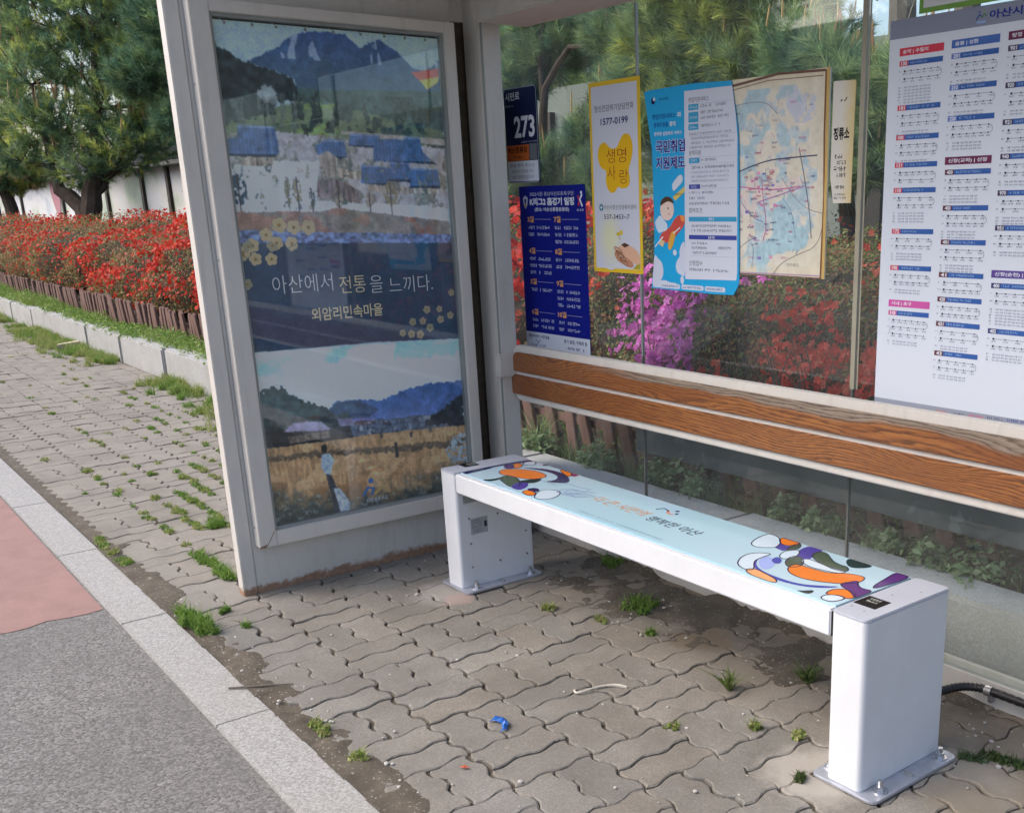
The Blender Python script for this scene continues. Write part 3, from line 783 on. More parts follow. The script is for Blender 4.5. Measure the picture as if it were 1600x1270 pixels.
# ================================================================== big picture poster in the case (painted on a fine grid)
PA={
'strip':[(0.008,0.011),(0.989,0.022)],
'hill':[(-0.008,0.041),(0.013,0.049),(0.057,0.062),(0.134,0.080),(0.206,0.089),(0.271,0.099),(0.321,0.109),(0.335,0.124),(0.324,0.148),(0.240,0.153),(0.218,0.173),(0.063,0.190),(-0.021,0.199)],
'mount':[(0.134,0.080),(0.204,0.066),(0.285,0.045),(0.350,0.024),(0.413,0.018),(0.556,0.018),(0.617,0.042),(0.657,0.031),(0.705,0.023),(0.780,0.040),(0.853,0.071),(0.912,0.077),(0.979,0.055),(0.994,0.052),(0.991,0.134),(0.329,0.147),(0.329,0.108),(0.254,0.095)],
'fields':[(-0.021,0.199),(0.220,0.165),(0.328,0.151),(0.508,0.152),(0.693,0.173),(0.986,0.194),(0.986,0.256),(0.591,0.208),(0.399,0.230),(0.226,0.211),(-0.005,0.229)],
'bright':[(0.269,0.211),(0.335,0.194),(0.444,0.193),(0.496,0.204),(0.439,0.213),(0.311,0.220)],
'bright2':[(0.301,0.156),(0.381,0.151),(0.546,0.153),(0.543,0.159),(0.379,0.160),(0.297,0.167)],
'village':[(-0.009,0.214),(0.227,0.204),(0.495,0.212),(0.989,0.229),(0.974,0.383),(0.463,0.351),(0.368,0.357),(-0.014,0.353)],
'snow':[(0.017,0.271),(0.213,0.259),(0.392,0.258),(0.360,0.336),(0.465,0.340),(0.659,0.342),(0.979,0.355),(0.976,0.383),(0.463,0.351),(0.368,0.357),(0.002,0.353)],
'brown':[(0.002,0.353),(0.368,0.357),(0.463,0.351),(0.980,0.383),(0.982,0.412),(0.452,0.399),(0.013,0.391)],
'tile':[(0.008,0.389),(0.452,0.399),(0.986,0.411),(0.988,0.430),(0.011,0.413)],
'roof0':[(0.078,0.194),(0.221,0.196),(0.225,0.215),(0.228,0.243),(0.208,0.253),(0.005,0.251),(0.013,0.221),(0.064,0.217)],
'roof1':[(0.380,0.230),(0.438,0.217),(0.511,0.219),(0.516,0.249),(0.484,0.256),(0.433,0.239),(0.389,0.248)],
'roof2':[(0.543,0.204),(0.672,0.207),(0.672,0.233),(0.527,0.229)],
'roof3':[(0.646,0.215),(0.785,0.215),(0.796,0.209),(0.863,0.209),(0.872,0.239),(0.936,0.264),(0.632,0.258)],
'roof4':[(0.578,0.265),(0.693,0.269),(0.692,0.308),(0.569,0.302)],
'roof5':[(0.696,0.259),(0.801,0.261),(0.801,0.300),(0.692,0.298)],
'roof6':[(0.805,0.271),(0.940,0.274),(0.946,0.314),(0.796,0.312)],
'wall0':[(0.075,0.253),(0.202,0.253),(0.194,0.269),(0.075,0.269)],
'wall1':[(0.394,0.250),(0.433,0.238),(0.471,0.253),(0.458,0.291),(0.395,0.291)],
'wall4':[(0.598,0.304),(0.937,0.315),(0.935,0.326),(0.595,0.318)],
'wall5':[(0.471,0.274),(0.575,0.278),(0.572,0.295),(0.467,0.291)],
'wall6':[(0.374,0.295),(0.466,0.295),(0.566,0.318),(0.561,0.343),(0.458,0.334),(0.366,0.329)],
'redmark':[(0.846,0.081),(0.981,0.069),(0.978,0.088),(0.930,0.096),(0.884,0.097)],
'yelmark':[(0.884,0.095),(0.979,0.086),(0.972,0.097),(0.916,0.113)],
'fl1':[(0.192,0.381),(0.252,0.386),(0.315,0.387),(0.134,0.399),(0.174,0.415),(0.236,0.417),(0.073,0.418),(0.031,0.431),(0.079,0.444),(0.144,0.446)],
'fl1b':[(0.056,0.420),(0.155,0.420),(0.236,0.421),(0.078,0.446),(0.143,0.445),(0.032,0.436),(0.032,0.492)],
'fl2':[(0.963,0.538),(0.831,0.571),(0.895,0.572),(0.949,0.588),(0.897,0.595),(0.755,0.595),(0.806,0.595),(0.840,0.611),(0.701,0.617),(0.744,0.621),(0.788,0.624)],
'navy':[(0.007,0.413),(0.989,0.430)],
'navyb':[(0.015,0.627),(0.247,0.627),(0.581,0.631),(0.992,0.642)],
'text1':[(0.134,0.511),(0.871,0.533),(0.142,0.481),(0.878,0.496),(0.424,0.523),(0.431,0.493)],
'text2':[(0.284,0.565),(0.609,0.578),(0.290,0.541),(0.617,0.548)],
'cloud':[(0.233,0.646),(0.288,0.643),(0.336,0.666),(0.417,0.655),(0.466,0.632),(0.651,0.635),(0.656,0.673),(0.801,0.675),(0.993,0.673),(0.989,0.735),(0.779,0.731),(0.559,0.742),(0.342,0.739),(0.304,0.758),(0.212,0.731)],
'mts':[(0.308,0.763),(0.362,0.746),(0.464,0.747),(0.555,0.761),(0.678,0.744),(0.778,0.736),(0.853,0.735),(0.988,0.739),(0.988,0.780),(0.907,0.797),(0.801,0.813),(0.617,0.808),(0.308,0.789)],
'darkhill':[(0.991,0.763),(0.922,0.782),(0.841,0.804),(0.774,0.822),(0.760,0.830),(0.983,0.846)],
'lt':[(0.014,0.711),(0.062,0.701),(0.124,0.703),(0.181,0.729),(0.220,0.744),(0.283,0.751),(0.334,0.776),(0.413,0.770),(0.407,0.823),(0.308,0.837),(0.011,0.822)],
'thatch':[(0.105,0.796),(0.146,0.783),(0.211,0.781),(0.275,0.787),(0.316,0.803),(0.303,0.808)],
'field':[(0.009,0.824),(0.288,0.830),(0.493,0.830),(0.991,0.844),(0.969,1.019),(0.818,1.008),(0.012,1.001)],
'dband':[(0.015,0.840),(0.260,0.849),(0.510,0.863),(0.804,0.870),(0.986,0.872),(0.986,0.887),(0.800,0.887),(0.530,0.877),(0.279,0.862),(0.018,0.853)],
'gr':[(0.012,0.902),(0.134,0.919),(0.353,0.939),(0.592,0.932),(0.822,0.906),(0.987,0.890),(0.975,1.023),(0.817,1.010),(0.011,1.003)],
'person':[(0.273,0.842),(0.289,0.871),(0.292,0.906),(0.315,0.957),(0.327,0.980),(0.317,0.922)],
'person2':[(0.621,0.859),(0.617,0.889),(0.551,0.834),(0.701,0.845)],
'logo':[(0.479,0.932),(0.535,0.941),(0.430,0.960),(0.469,0.943),(0.503,0.964),(0.480,0.957),(0.567,0.969),(0.533,0.952),(0.439,0.975),(0.559,0.977)],
}

PW, PH = 360, 720
def inpoly(U, V, p):
    r = np.zeros(U.shape, bool); n = len(p); j = n-1
    for i in range(n):
        xi_, yi_ = p[i]; xj, yj = p[j]
        cnd = ((yi_ > V) != (yj > V)) & (U < (xj-xi_)*(V-yi_)/(yj-yi_+1e-12)+xi_)
        r ^= cnd; j = i
    return r
U, V = np.meshgrid(np.linspace(0, 1, PW), np.linspace(0, 1, PH))
IMG = np.zeros((PH, PW, 3)); IMG[:] = (20, 20, 20)
NF = fbm(U*40, V*80, 4, 1); NC = fbm(U*9, V*18, 4, 2); NG = fbm(U*90, V*180, 2, 3)
def paint(mask, c, amp=.0, nz=None, k=1.0):
    nz = NF if nz is None else nz
    c = np.array(c, float) if not isinstance(c, np.ndarray) or c.ndim == 1 else c
    v = c*(1+amp*(nz[..., None]-.5)*2)
    IMG[mask] = IMG[mask]*(1-k) + (v[mask] if v.ndim == 3 else v)*k
def PP(name, jit=.006): return inpoly(U+(NF-.5)*jit*3+(NG-.5)*jit*1.2, V+(NC-.5)*jit+(NG-.5)*jit*1.0, PA[name])
full = V >= 0
g = V[..., None]
paint(full, np.broadcast_to(np.array((140., 168, 186)), IMG.shape), .05, NC)
paint(PP('mount'), np.array((44., 78, 132)) + (V[..., None]-.02)/.12*np.array((22., 16, -22)), .22, NF)
ridge = inpoly(U, V+(NF-.5)*.02, [(.33,.11),(.45,.06),(.52,.09),(.6,.07),(.72,.1),(.85,.1),(.99,.09),(.99,.15),(.33,.15)])
paint(ridge & PP('mount'), (58, 84, 112), .25, NC, .7)
sn = PP('mount') & (fbm(U*30, V*14, 3, 31) > .73) & (V < .07); paint(sn, (150, 170, 200), .1, NF, .7)
paint(inpoly(U, V+(NF-.5)*.01, [(.32,.125),(1,.115),(1,.2),(.3,.17)]), (60, 84, 82), .35)
paint(PP('fields', .01), (96, 112, 86), .25, NC)
paint(PP('bright', .012), (118, 146, 84), .2); paint(PP('bright2', .006), (112, 138, 78), .2)
tr = (fbm(U*22, V*30, 4, 12) > .53) & (V > .13) & (V < .205) & (U > .3); paint(tr, (44, 60, 58), .5, NG)
tr = (fbm(U*26, V*50, 4, 13) > .60) & (V > .19) & (V < .25) & (U > .2); paint(tr, (58, 72, 62), .5, NG)
paint(inpoly(U, V, [(.5,.2),(1,.212),(1,.226),(.75,.216),(.5,.206)]), (150, 142, 136), .15)
paint(PP('hill', .012), (38, 54, 60), .55, NF)
paint((fbm(U*60, V*14, 3, 15) > .60) & inpoly(U, V, [(.02,.15),(.33,.13),(.33,.2),(0,.2)]), (86, 98, 96), .3, NG, .7)
paint(inpoly(U+(NF-.5)*.03, V+(NG-.5)*.02, [(.17,.13),(.21,.12),(.25,.135),(.24,.155),(.18,.155)]), (120, 132, 136), .3)
paint(PP('village', .008), (152, 150, 156), .18, NF)
paint((fbm(U*18, V*30, 4, 16) > .56) & PP('village'), (104, 108, 100), .4, NG, .7)
paint(PP('snow', .006), (188, 194, 212), .07, NF)
for wl in ('wall0', 'wall1', 'wall4', 'wall5', 'wall6'): paint(PP(wl, .003), (150, 138, 128) if wl != 'wall6' else (112, 100, 104), .5, fbm(U*120, V*30, 2, 40))
for i in range(7):
    r = 'roof%d' % i; m = PP(r, .002); rib = (np.sin(U*420)*.5+.5)
    paint(m, np.array((56., 84, 128))+rib[..., None]*np.array((10., 12, 14)), .3, NF)
    q = PA[r]; vm = max(b_ for a, b_ in q); paint(m & (V > vm-.006), (32, 44, 66), .3); vt = min(b_ for a, b_ in q); paint(m & (V < vt+.005), (120, 140, 176), .2, NF, .6)
for k in range(60):
    uu, vv = random.uniform(.02, .98), random.uniform(.27, .36); h_ = random.uniform(.01, .035)
    m = (np.abs(U-uu) < .016*(1-(vv-V)/h_)) & (V < vv) & (V > vv-h_) & (NG > .48); paint(m, random.choice([(72, 84, 84), (110, 108, 92), (128, 120, 112), (58, 74, 78)]), .3, NG, .8)
for uu, v0, v1, wd, c_ in ((.045,.285,.355,.035,(50,70,84)), (.245,.29,.355,.014,(104,104,86)), (.285,.29,.35,.018,(118,112,88)), (.345,.31,.357,.013,(66,84,84)), (.60,.32,.36,.02,(120,112,104)), (.70,.30,.36,.03,(112,104,78)), (.46,.31,.36,.02,(122,114,104))):
    m = (((U-uu)/wd)**2+((V-(v0+(v1-v0)*.4))/((v1-v0)*.42))**2 < 1) & (NG > .42); paint(m, c_, .3, NG); paint((np.abs(U-uu) < .0025) & (V > v0) & (V < v1+.01), (62, 58, 58))
paint(PP('brown', .004), (112, 106, 102), .28, NF); paint((fbm(U*14, V*40, 3, 50) > .58) & PP('brown'), (140, 98, 84), .2, NF, .7)
paint(PP('tile', .003), np.array((84., 102, 148))+0*g, .55, fbm(U*70, V*200, 2, 51))
nv = inpoly(U, V+(NC-.5)*.002, PA['navy'][::-1]+[PA['navyb'][0]]+PA['navyb'][1:]+[(1.01, .642), (1.01, .43)]) | (inpoly(U, V, [(-.01,.412),(1.01,.43),(1.01,.643),(.58,.631),(-.01,.627)]))
paint(nv, np.array((36., 58, 84))+(NC[..., None]-.5)*np.array((10., 12, 14)), .04, NC)
sk = V > .626+.016*U
paint(sk, np.array((112., 168, 198))+np.clip((V[..., None]-.63)/.12, 0, 1)*np.array((70., 42, 26)), .04, NC)
cl = fbm(U*4+1, V*12, 5, 60); cm = np.clip((cl-.36)*5, 0, 1)*sk
cm = np.maximum(cm, inpoly(U+(NC-.5)*.12, V+(NF-.5)*.03, PA['cloud'])*.85)[..., None]
IMG[:] = np.where(sk[..., None], IMG*(1-cm)+np.array((196., 214, 224))*cm, IMG)
paint(PP('mts', .008), np.array((70., 98, 158))+(1-np.clip((V[..., None]-.735)/.07, 0, 1))*np.array((-22., -16, -22)), .22, NF)
paint(inpoly(U, V+(NF-.5)*.012, [(.3,.766),(.36,.748),(.46,.752),(.55,.778),(.5,.79),(.3,.79)]), (44, 66, 100), .25)
paint(inpoly(U, V+(NF-.5)*.012, [(.3,.793),(.6,.802),(.85,.808),(.99,.83),(.99,.848),(.3,.84)]), (62, 78, 98), .5, NG)
paint((fbm(U*50, V*80, 3, 61) > .62) & inpoly(U, V, [(.4,.80),(.85,.81),(.85,.835),(.4,.83)]), (150, 152, 168), .2, NG, .7)
paint(PP('darkhill', .012), (34, 42, 54), .4)
paint(PP('lt', .02), (40, 58, 62), .55, NF)
paint(inpoly(U, V+(NF-.5)*.006, [(.0,.79),(.4,.80),(.42,.835),(.3,.842),(0,.838)]), (34, 40, 46), .4)
paint(PP('thatch', .004), (124, 122, 156), .18); paint(inpoly(U, V, [(.35,.785),(.42,.788),(.43,.805),(.36,.802)]), (112, 112, 144), .2)
paint(inpoly(U, V, [(.12,.808),(.31,.808),(.31,.822),(.13,.822)]), (92, 84, 78), .5, NG)
fl = PP('field', .003)
paint(fl, np.array((156., 122, 86))+0*g, .30, fbm(U*130, V*60, 3, 62)); paint(fl & (fbm(U*10, V*34, 3, 63) > .56), (182, 148, 106), .25, NF, .7)
paint(PP('dband', .014), (78, 70, 62), .5, NG, .85)
paint(fl & (V > .895+.02*np.sin(U*5)) & (U < .8) & (fbm(U*8, V*20, 3, 64) > .52), (136, 100, 66), .3, NF, .8)
gr_ = np.clip((V-(.895+.05*np.sin(U*3.0)))/.05+(NF-.5)*1.6, 0, 1)[..., None]*fl[..., None]
IMG[:] = IMG*(1-gr_)+np.array((48., 60, 60))*(1+.5*(NG[..., None]-.5))*gr_
paint(fl & (fbm(U*80, V*150, 2, 65) > .70) & (gr_[..., 0] > .4), (120, 134, 134), .2, NG, .6)
paint(inpoly(U+(NF-.5)*.05, V+(NG-.5)*.03, [(.87,.90),(.93,.868),(1,.86),(1,.93),(.9,.935)]) & (NG > .45), (122, 138, 152), .35, NG)
# walker in the field
paint(inpoly(U, V, [(.262,.838),(.285,.834),(.292,.843),(.284,.855),(.266,.855)]), (36, 40, 40))
paint(inpoly(U, V, [(.262,.858),(.30,.858),(.318,.872),(.302,.89),(.292,.905),(.27,.9),(.255,.885)]), (134, 156, 188), .3, NG)
paint(inpoly(U, V, [(.272,.9),(.297,.905),(.325,.95),(.35,.985),(.30,1.0),(.285,.95)]), (46, 52, 64), .3)
paint(inpoly(U, V, [(.30,.935),(.33,.938),(.372,.975),(.365,1.0),(.325,1.0)]), (142, 156, 176), .3, NG)
paint(inpoly(U, V, [(.612,.858),(.624,.856),(.628,.892),(.61,.892)]), (44, 46, 52))
for uu, vv in ((.551,.836), (.70,.846), (.80,.842)): paint(inpoly(U, V, [(uu-.008,vv-.006),(uu+.008,vv-.006),(uu+.006,vv+.006),(uu-.006,vv+.006)]), (62, 60, 62))
paint(PP('redmark', .0), (196, 76, 66)); paint(PP('yelmark', .0), (206, 178, 84))
def soften(a, n):
    for _ in range(n):
        b_ = np.pad(a, ((1, 1), (1, 1), (0, 0)), 'edge'); a = (b_[1:-1,1:-1]*4+b_[:-2,1:-1]+b_[2:,1:-1]+b_[1:-1,:-2]+b_[1:-1,2:])/8
    return a
gy = IMG.mean(2, keepdims=True); IMG = gy+(IMG-gy)*.86
IMG = soften(IMG, 2); IMG *= 1+.20*(fbm(U*150, V*300, 2, 81)-.5)[..., None]+.16*(fbm(U*34, V*70, 3, 82)-.5)[..., None]
lf, tp, wd_, hg_ = -1.17, 1.968, .845, 1.733
ptop = 1.968-.013*1.733
def sheet_grid(name, IMG, lo, hi, fr, axis, m, label, cat, k=1.0):
    """a printed sheet with thickness; picture painted at its vertices"""
    h, w2 = IMG.shape[:2]
    a = np.linspace(lo[0], hi[0], w2); b_ = np.linspace(hi[1], lo[1], h); A_, B_ = np.meshgrid(a, b_)
    n = h*w2
    def lay(d): return np.stack([np.full(n, d), A_.ravel(), B_.ravel()], 1) if axis == 'x' else np.stack([A_.ravel(), np.full(n, d), B_.ravel()], 1)
    V_ = lay(fr[0]); i = np.arange(n).reshape(h, w2)
    F = np.stack([i[:-1,:-1].ravel(), i[1:,:-1].ravel(), i[1:,1:].ravel(), i[:-1,1:].ravel()], 1)
    cs = [i[0,0], i[0,-1], i[-1,-1], i[-1,0]]
    Vb = lay(fr[1])[cs]
    V_ = np.vstack([V_, Vb]); F = np.vstack([F, [[n, n+1, n+2, n+3]]]+[[[cs[q], cs[(q+1) % 4], n+(q+1) % 4, n+q]] for q in range(4)])
    C_ = np.vstack([np.clip(lin(np.clip(IMG.reshape(-1, 3), 0, 255))*k, 0, .86), np.full((4, 3), .6)])
    return tag(link(name, fast_mesh(name, V_, F, C_), m), label, cat)
po = sheet_grid('tourism_poster', IMG[8:], (lf, tp-hg_), (lf+wd_, tp-hg_*8/PH), (.0125, .0115), 'x', M_print,
    'tall blue village and harvest field poster behind the glass of the shelter side case', 'poster', 2.15)
A = Art(); UVp = lambda u, v: (lf+u*wd_, tp-v*hg_)
def flower(u, v, r, c_, cc_):
    for k in range(5):
        a = 2*math.pi*k/5+u*20; A.disc(u+r*.55*math.cos(a), v+r*.55*math.sin(a), r*.5, c_, 1+k % 2, 9)
    A.disc(u, v, r*.25, cc_, 3, 8)
for nm, r in (('fl1', .024), ('fl1b', .020), ('fl2', .015)):
    for u, v in PA[nm]:
        if v < .66 and 0.01 < u < .99: flower(*UVp(u, v), r*random.uniform(.85, 1.1), K(*((206,188,150) if nm == 'fl1' else (170,164,140)), 1.1), K(170,140,90))
def line(s_, p, u0, u1, vb, vt, c_, bold=0):
    a = UVp(u0, vb); b_ = UVp(u1, vt); A.text(s_, a[0], a[1], b_[0]-a[0], b_[1]-a[1], c_, 4, bold)
wh = K(214, 222, 230, 1.1); ye = K(226, 214, 178, 1.1)
line('아산에서', 0, .135, .395, .515, .479, wh, -.012); line('전통', 0, .425, .545, .523, .487, ye, -.006)
line('을', 0, .565, .625, .526, .490, wh, -.012); line('느끼다.', 0, .655, .870, .530, .495, wh, -.012)
line('외암리민속마을', 0, .287, .613, .575, .548, ye, .012)
b1, tn = K(70,120,190), K(206,176,120)
q = UVp(.479, .934); A.disc(q[0], q[1], .011, b1, 2); q = UVp(.535, .938); A.disc(q[0], q[1], .009, tn, 2)
A.stroke([UVp(.435,.966), UVp(.462,.948), UVp(.49,.953), UVp(.475,.966)], .012, b1, 2); A.stroke([UVp(.49,.966), UVp(.535,.952), UVp(.57,.967)], .012, tn, 2)
line('아산시', 0, .45, .55, .983, .973, K(190,205,225), .02)
A.build('poster_print', M_print, 'x', .0126, po)
b = MB()
for yy in (-1.11, -1.02, -.94, -.84, -.74, -.64, -.55, -.47, -.39):
    b.tube([(.014, yy, 1.944), (.016, yy-random.choice((.03, .035, -.012)), 1.960)], .0011, 6); b.tube([(.0127, yy, 1.941), (.0145, yy, 1.941)], .005, 10)
tag(b.build('hanging_hook', M_gasket, po))

# ================================================================== notices on the glass wall
YF = -.0035                                   # their faces stand 3 mm in front of the pane
W_, G_ = K(226, 230, 238), K(84, 88, 100)
def rect(x0, x1, z0, z1): return [(x0, z0), (x1, z0), (x1, z1), (x0, z1)]
# address plate
navy = K(20, 32, 72)
t = NT('navy_enamel'); t.set(navy[:3], .4, 0, .2); mn_ = t.m
pl = sheet('address_plate', rrect(-.083, .149, 1.443, 1.799, .018), 'y', -.006, -.001, mn_, 'narrow navy address plate with 273 in white numerals beside the corner post', 'address plate', None, .001)
A = Art()
A.stroke(rrect(-.081, .147, 1.445, 1.797, .017), .004, K(150,158,170), 1, True)
A.rect(-.078, 1.527, .082, 1.586, K(206, 106, 50), 1); A.rect(-.076, 1.449, .142, 1.526, K(222, 228, 236), 1); A.rect(.086, 1.529, .138, 1.588, K(110,116,120), 1)
A.text('시민로', -.071, 1.752, .104, .031, W_, 2, .02); A.text('Simin-ro', -.073, 1.729, .058, .0095, K(170,178,196), 2)
A.text('273', -.016, 1.611, .146, .082, W_, 2, .03); A.greek(.03, 1.593, .11, .006, K(170,178,196), 2)
A.text('버스정류장', -.070, 1.556, .142, .024, K(52, 26, 20), 2, .03); A.text('Bus Stop', -.028, 1.535, .062, .010, K(60, 30, 22), 2, .02)
for s_, u, v, w2 in (('현재 위치 주소는', -.062, 1.502, .18), ('아산시 시민로 273', -.046, 1.480, .152), ('버스정류장입니다', -.044, 1.458, .152)): A.text(s_, u, v, w2, .0145, K(88, 96, 116), 2)
A.build('plate_print', M_print, 'y', -.0061, pl)
# match schedule
bl = K(16, 28, 132)
t = NT('blue_ink'); t.set(bl[:3], .5, 0, .15)
kp = sheet('match_schedule', rect(-.009, .438, .792, 1.429), 'y', YF, -.001, t.m, 'royal blue football match schedule sheet with orange month headings on the glass', 'schedule')
A = Art(); og = K(232, 168, 96)
A.rect(-.009, .792, .438, .855, K(216, 222, 232), 1)
A.text('2022시즌 충남아산프로축구단', .067, 1.391, .30, .0155, W_, 2, -.005); A.text('K리그2 홈경기 일정', .066, 1.355, .302, .030, W_, 2, .04); A.text('(장소: 이순신종합운동장)', .099, 1.331, .235, .017, W_, 2, .02)
A.poly([(.017,1.385),(.034,1.395),(.052,1.385),(.048,1.36),(.034,1.342),(.021,1.36)], K(190,196,214), 2); A.poly([(.025,1.380),(.043,1.380),(.034,1.352)], K(60,70,130), 3); A.rect(.028, 1.352, .040, 1.362, K(220,160,70), 4)
A.stroke([(.392,1.39),(.402,1.372),(.395,1.352)], .009, K(200,60,66), 2); A.stroke([(.42,1.394),(.405,1.375),(.42,1.350)], .009, W_, 2); A.disc(.415, 1.400, .006, W_, 2); A.greek(.385, 1.333, .045, .008, W_, 2)
rows = {(0, 0): ('3월', 2), (0, 1): ('7월', 3), (1, 0): ('4월', 3), (1, 1): ('8월', 2), (2, 0): ('5월', 1), (2, 1): ('9월', 3), (3, 0): ('6월', 2), (3, 1): ('10월', 2)}
for (i, j), (mth, n_) in rows.items():
    u = .043+j*.186; v = 1.303-i*.1215
    A.text(mth, u, v-.012, .045 if len(mth) < 3 else .058, .024, og, 2, .03); A.rect(u+.052+(.012 if len(mth) > 2 else 0), v-.001, u+.165, v+.0008, K(160,160,196), 2)
    for q in range(n_): A.greek(u+.003, v-.038-q*.0265, .046, .013, K(190,198,226), 2, 1); A.greek(u+.065, v-.038-q*.0265, .092, .013, K(190,198,226), 2, .93)
A.text('충남아산FC 시즌권을', .010, .832, .150, .014, K(40,46,90), 2, .02); A.text('경기 일정, 구매처 등', .262, .826, .158, .016, K(40,46,90), 2, .02); A.greek(.285, .802, .12, .012, K(40,46,90), 2)
A.stroke([(.065,.825),(.078,.81),(.09,.825)], .004, K(60,80,130), 2); A.greek(.03, .797, .11, .011, K(60,80,130), 2, .7)
A.build('schedule_print', M_print, 'y', YF-.0001, kp)
# help line notice
t = NT('yellow_edge'); t.set(K(236, 196, 44)[:3], .4)
yp = sheet('help_line_notice', rect(.483, .772, 1.1155, 1.7715), 'y', YF, -.001, t.m, 'white help line notice with yellow border and yellow butterfly on the glass', 'notice')
A = Art(); A.rect(.496, 1.130, .758, 1.757, K(212, 214, 226), 1)
for r_, a_ in ((.15, .15), (.12, .3), (.09, .5), (.06, .7)): A.disc(.585, 1.235, r_*.5, K(int(212+18*a_), int(214+16*a_), int(226-50*a_)), 2, 24, r_*.75)
A.text('정신건강위기상담전화', .514, 1.671, .225, .022, K(58, 62, 72), 3, 0); A.text('1577-0199', .549, 1.626, .157, .023, K(44, 50, 110), 3, .02)
bt = K(240, 188, 34)
A.poly(chaikin([(.60,1.545),(.570,1.572),(.535,1.560),(.523,1.52),(.540,1.482),(.578,1.472),(.567,1.435),(.585,1.400),(.618,1.392),(.640,1.418),(.662,1.408),(.700,1.412),(.712,1.438),(.700,1.472),(.722,1.505),(.732,1.55),(.715,1.588),(.682,1.594),(.655,1.570),(.640,1.545)], 2), bt, 3)
for s_, u, v in (('생', .578, 1.497), ('명', .642, 1.497), ('사', .580, 1.440), ('랑', .650, 1.425)): A.text(s_, u, v, .050, .048, K(150, 66, 44), 4, -.01)
A.disc(.538, 1.345, .0125, K(44, 120, 140), 3); A.stroke([(.530,1.345),(.546,1.345)], .004, W_, 4); A.stroke([(.538,1.337),(.538,1.353)], .004, W_, 4)
A.text('아산시정신건강복지센터', .554, 1.337, .187, .0165, K(84, 86, 84), 3); A.text('537-3453~7', .553, 1.304, .150, .0165, K(52, 56, 104), 3, .01)
A.stroke([(.643,1.232),(.643,1.250)], .003, K(150,130,30), 3); A.disc(.634, 1.252, .010, K(208,180,50), 3, 12, .007); A.disc(.652, 1.257, .009, K(222,190,50), 3, 12, .009)
sk1, sk2, sk3 = K(226,180,150), K(196,140,112), K(92,62,50)
A.poly(chaikin([(.618,1.195),(.650,1.216),(.690,1.214),(.728,1.204),(.757,1.182),(.757,1.150),(.735,1.146),(.700,1.160),(.660,1.168),(.625,1.172)], 2), sk1, 3)
A.poly(chaikin([(.606,1.182),(.618,1.196),(.64,1.19),(.675,1.172),(.715,1.155),(.722,1.140),(.70,1.134),(.66,1.146),(.625,1.158)], 2), sk2, 4)
for k in range(4):
    cx, cy, an = .632+.011*k, 1.196-.0135*k, -.35-.06*k
    q = [(cx+.026*math.cos(a)*math.cos(an)-.0075*math.sin(a)*math.sin(an), cy+.026*math.cos(a)*math.sin(an)+.0075*math.sin(a)*math.cos(an)) for a in [2*math.pi*i/14 for i in range(14)]]
    A.poly(q, (sk1, sk2)[k % 2], 5); A.stroke(q, .0022, sk3, 6, True)
A.poly([(.735,1.146),(.757,1.152),(.757,1.131),(.715,1.131)], K(176,166,60), 4); A.poly([(.65,1.216),(.672,1.222),(.70,1.214),(.67,1.205)], sk3, 5)
A.build('notice_print', M_print, 'y', YF-.0001, yp)
# old bus map (behind the cyan leaflet)
mw, mh = 150, 210
Um, Vm = np.meshgrid(np.linspace(0, 1, mw), np.linspace(0, 1, mh)); IM = np.zeros((mh, mw, 3)); IM[:] = (232, 224, 206)
n1 = fbm(Um*4, Vm*6, 4, 71); n2 = fbm(Um*9, Vm*14, 4, 72); n3 = fbm(Um*30, Vm*44, 3, 73)
IM += (n1[..., None]-.5)*np.array((10, 16, 34)) + (n3[..., None]-.5)*14
wm = (Um < .9) & (Vm > .06) & ((Vm < .80+.25*(Um < .5)) | (Um+Vm < 1.32)) & (Um*.7+Vm < 1.36)
blm = wm & (n2 > .54) & (n2 < .62) ; IM[blm] = np.array((190, 212, 226))+(n3[blm][:, None]-.5)*40
blm = wm & (n2 >= .62); IM[blm] = np.array((158, 200, 222))+(n3[blm][:, None]-.5)*40
dl = inpoly(Um+(n2-.5)*.16, Vm+(n1-.5)*.1, [(.30,1.0),(.30,.86),(.42,.80),(.50,.70),(.54,.58),(.64,.66),(.72,.74),(.84,.74),(.86,.80),(.62,.86),(.42,.92)]); IM[dl] = np.array((150, 204, 228))+(n3[dl][:, None]-.5)*50
dl = inpoly(Um+(n2-.5)*.2, Vm+(n1-.5)*.2, [(.52,.08),(.66,.04),(.84,.12),(.86,.2),(.66,.26),(.54,.2)]) & (n3 > .44); IM[dl] = np.array((196, 204, 232))
dl = inpoly(Um, Vm, [(.0,.50),(.5,.50),(.75,.50),(.78,.57),(.5,.58),(.3,.66),(.1,.7),(.0,.62)]) & (n2 < .52); IM[dl] = IM[dl]*.6+np.array((232, 200, 222))*.4
ed = np.clip(1-np.minimum(np.minimum(Um, 1-Um)*9, np.minimum(Vm, 1-Vm)*14), 0, 1)[..., None]*(.4+.6*n1[..., None]); IM = IM*(1-.6*ed)+np.array((226, 200, 140))*.6*ed
IM = IM*.62+np.array((232, 226, 210))*.38
mp = sheet_grid('bus_map', IM, (1.225, 1.134), (1.624, 1.7155), (-.0065, -.001), 'y', M_paper, 'faded old bus map board with peeling brown edges beside the cyan leaflet', 'map', 1.0)
A = Art(); mu = lambda u, v: (1.225+u*.399, 1.7155-v*.5815)
def road(p, w2, c_): A.stroke([mu(*q) for q in chaikin_open(p)], w2, c_, 2)
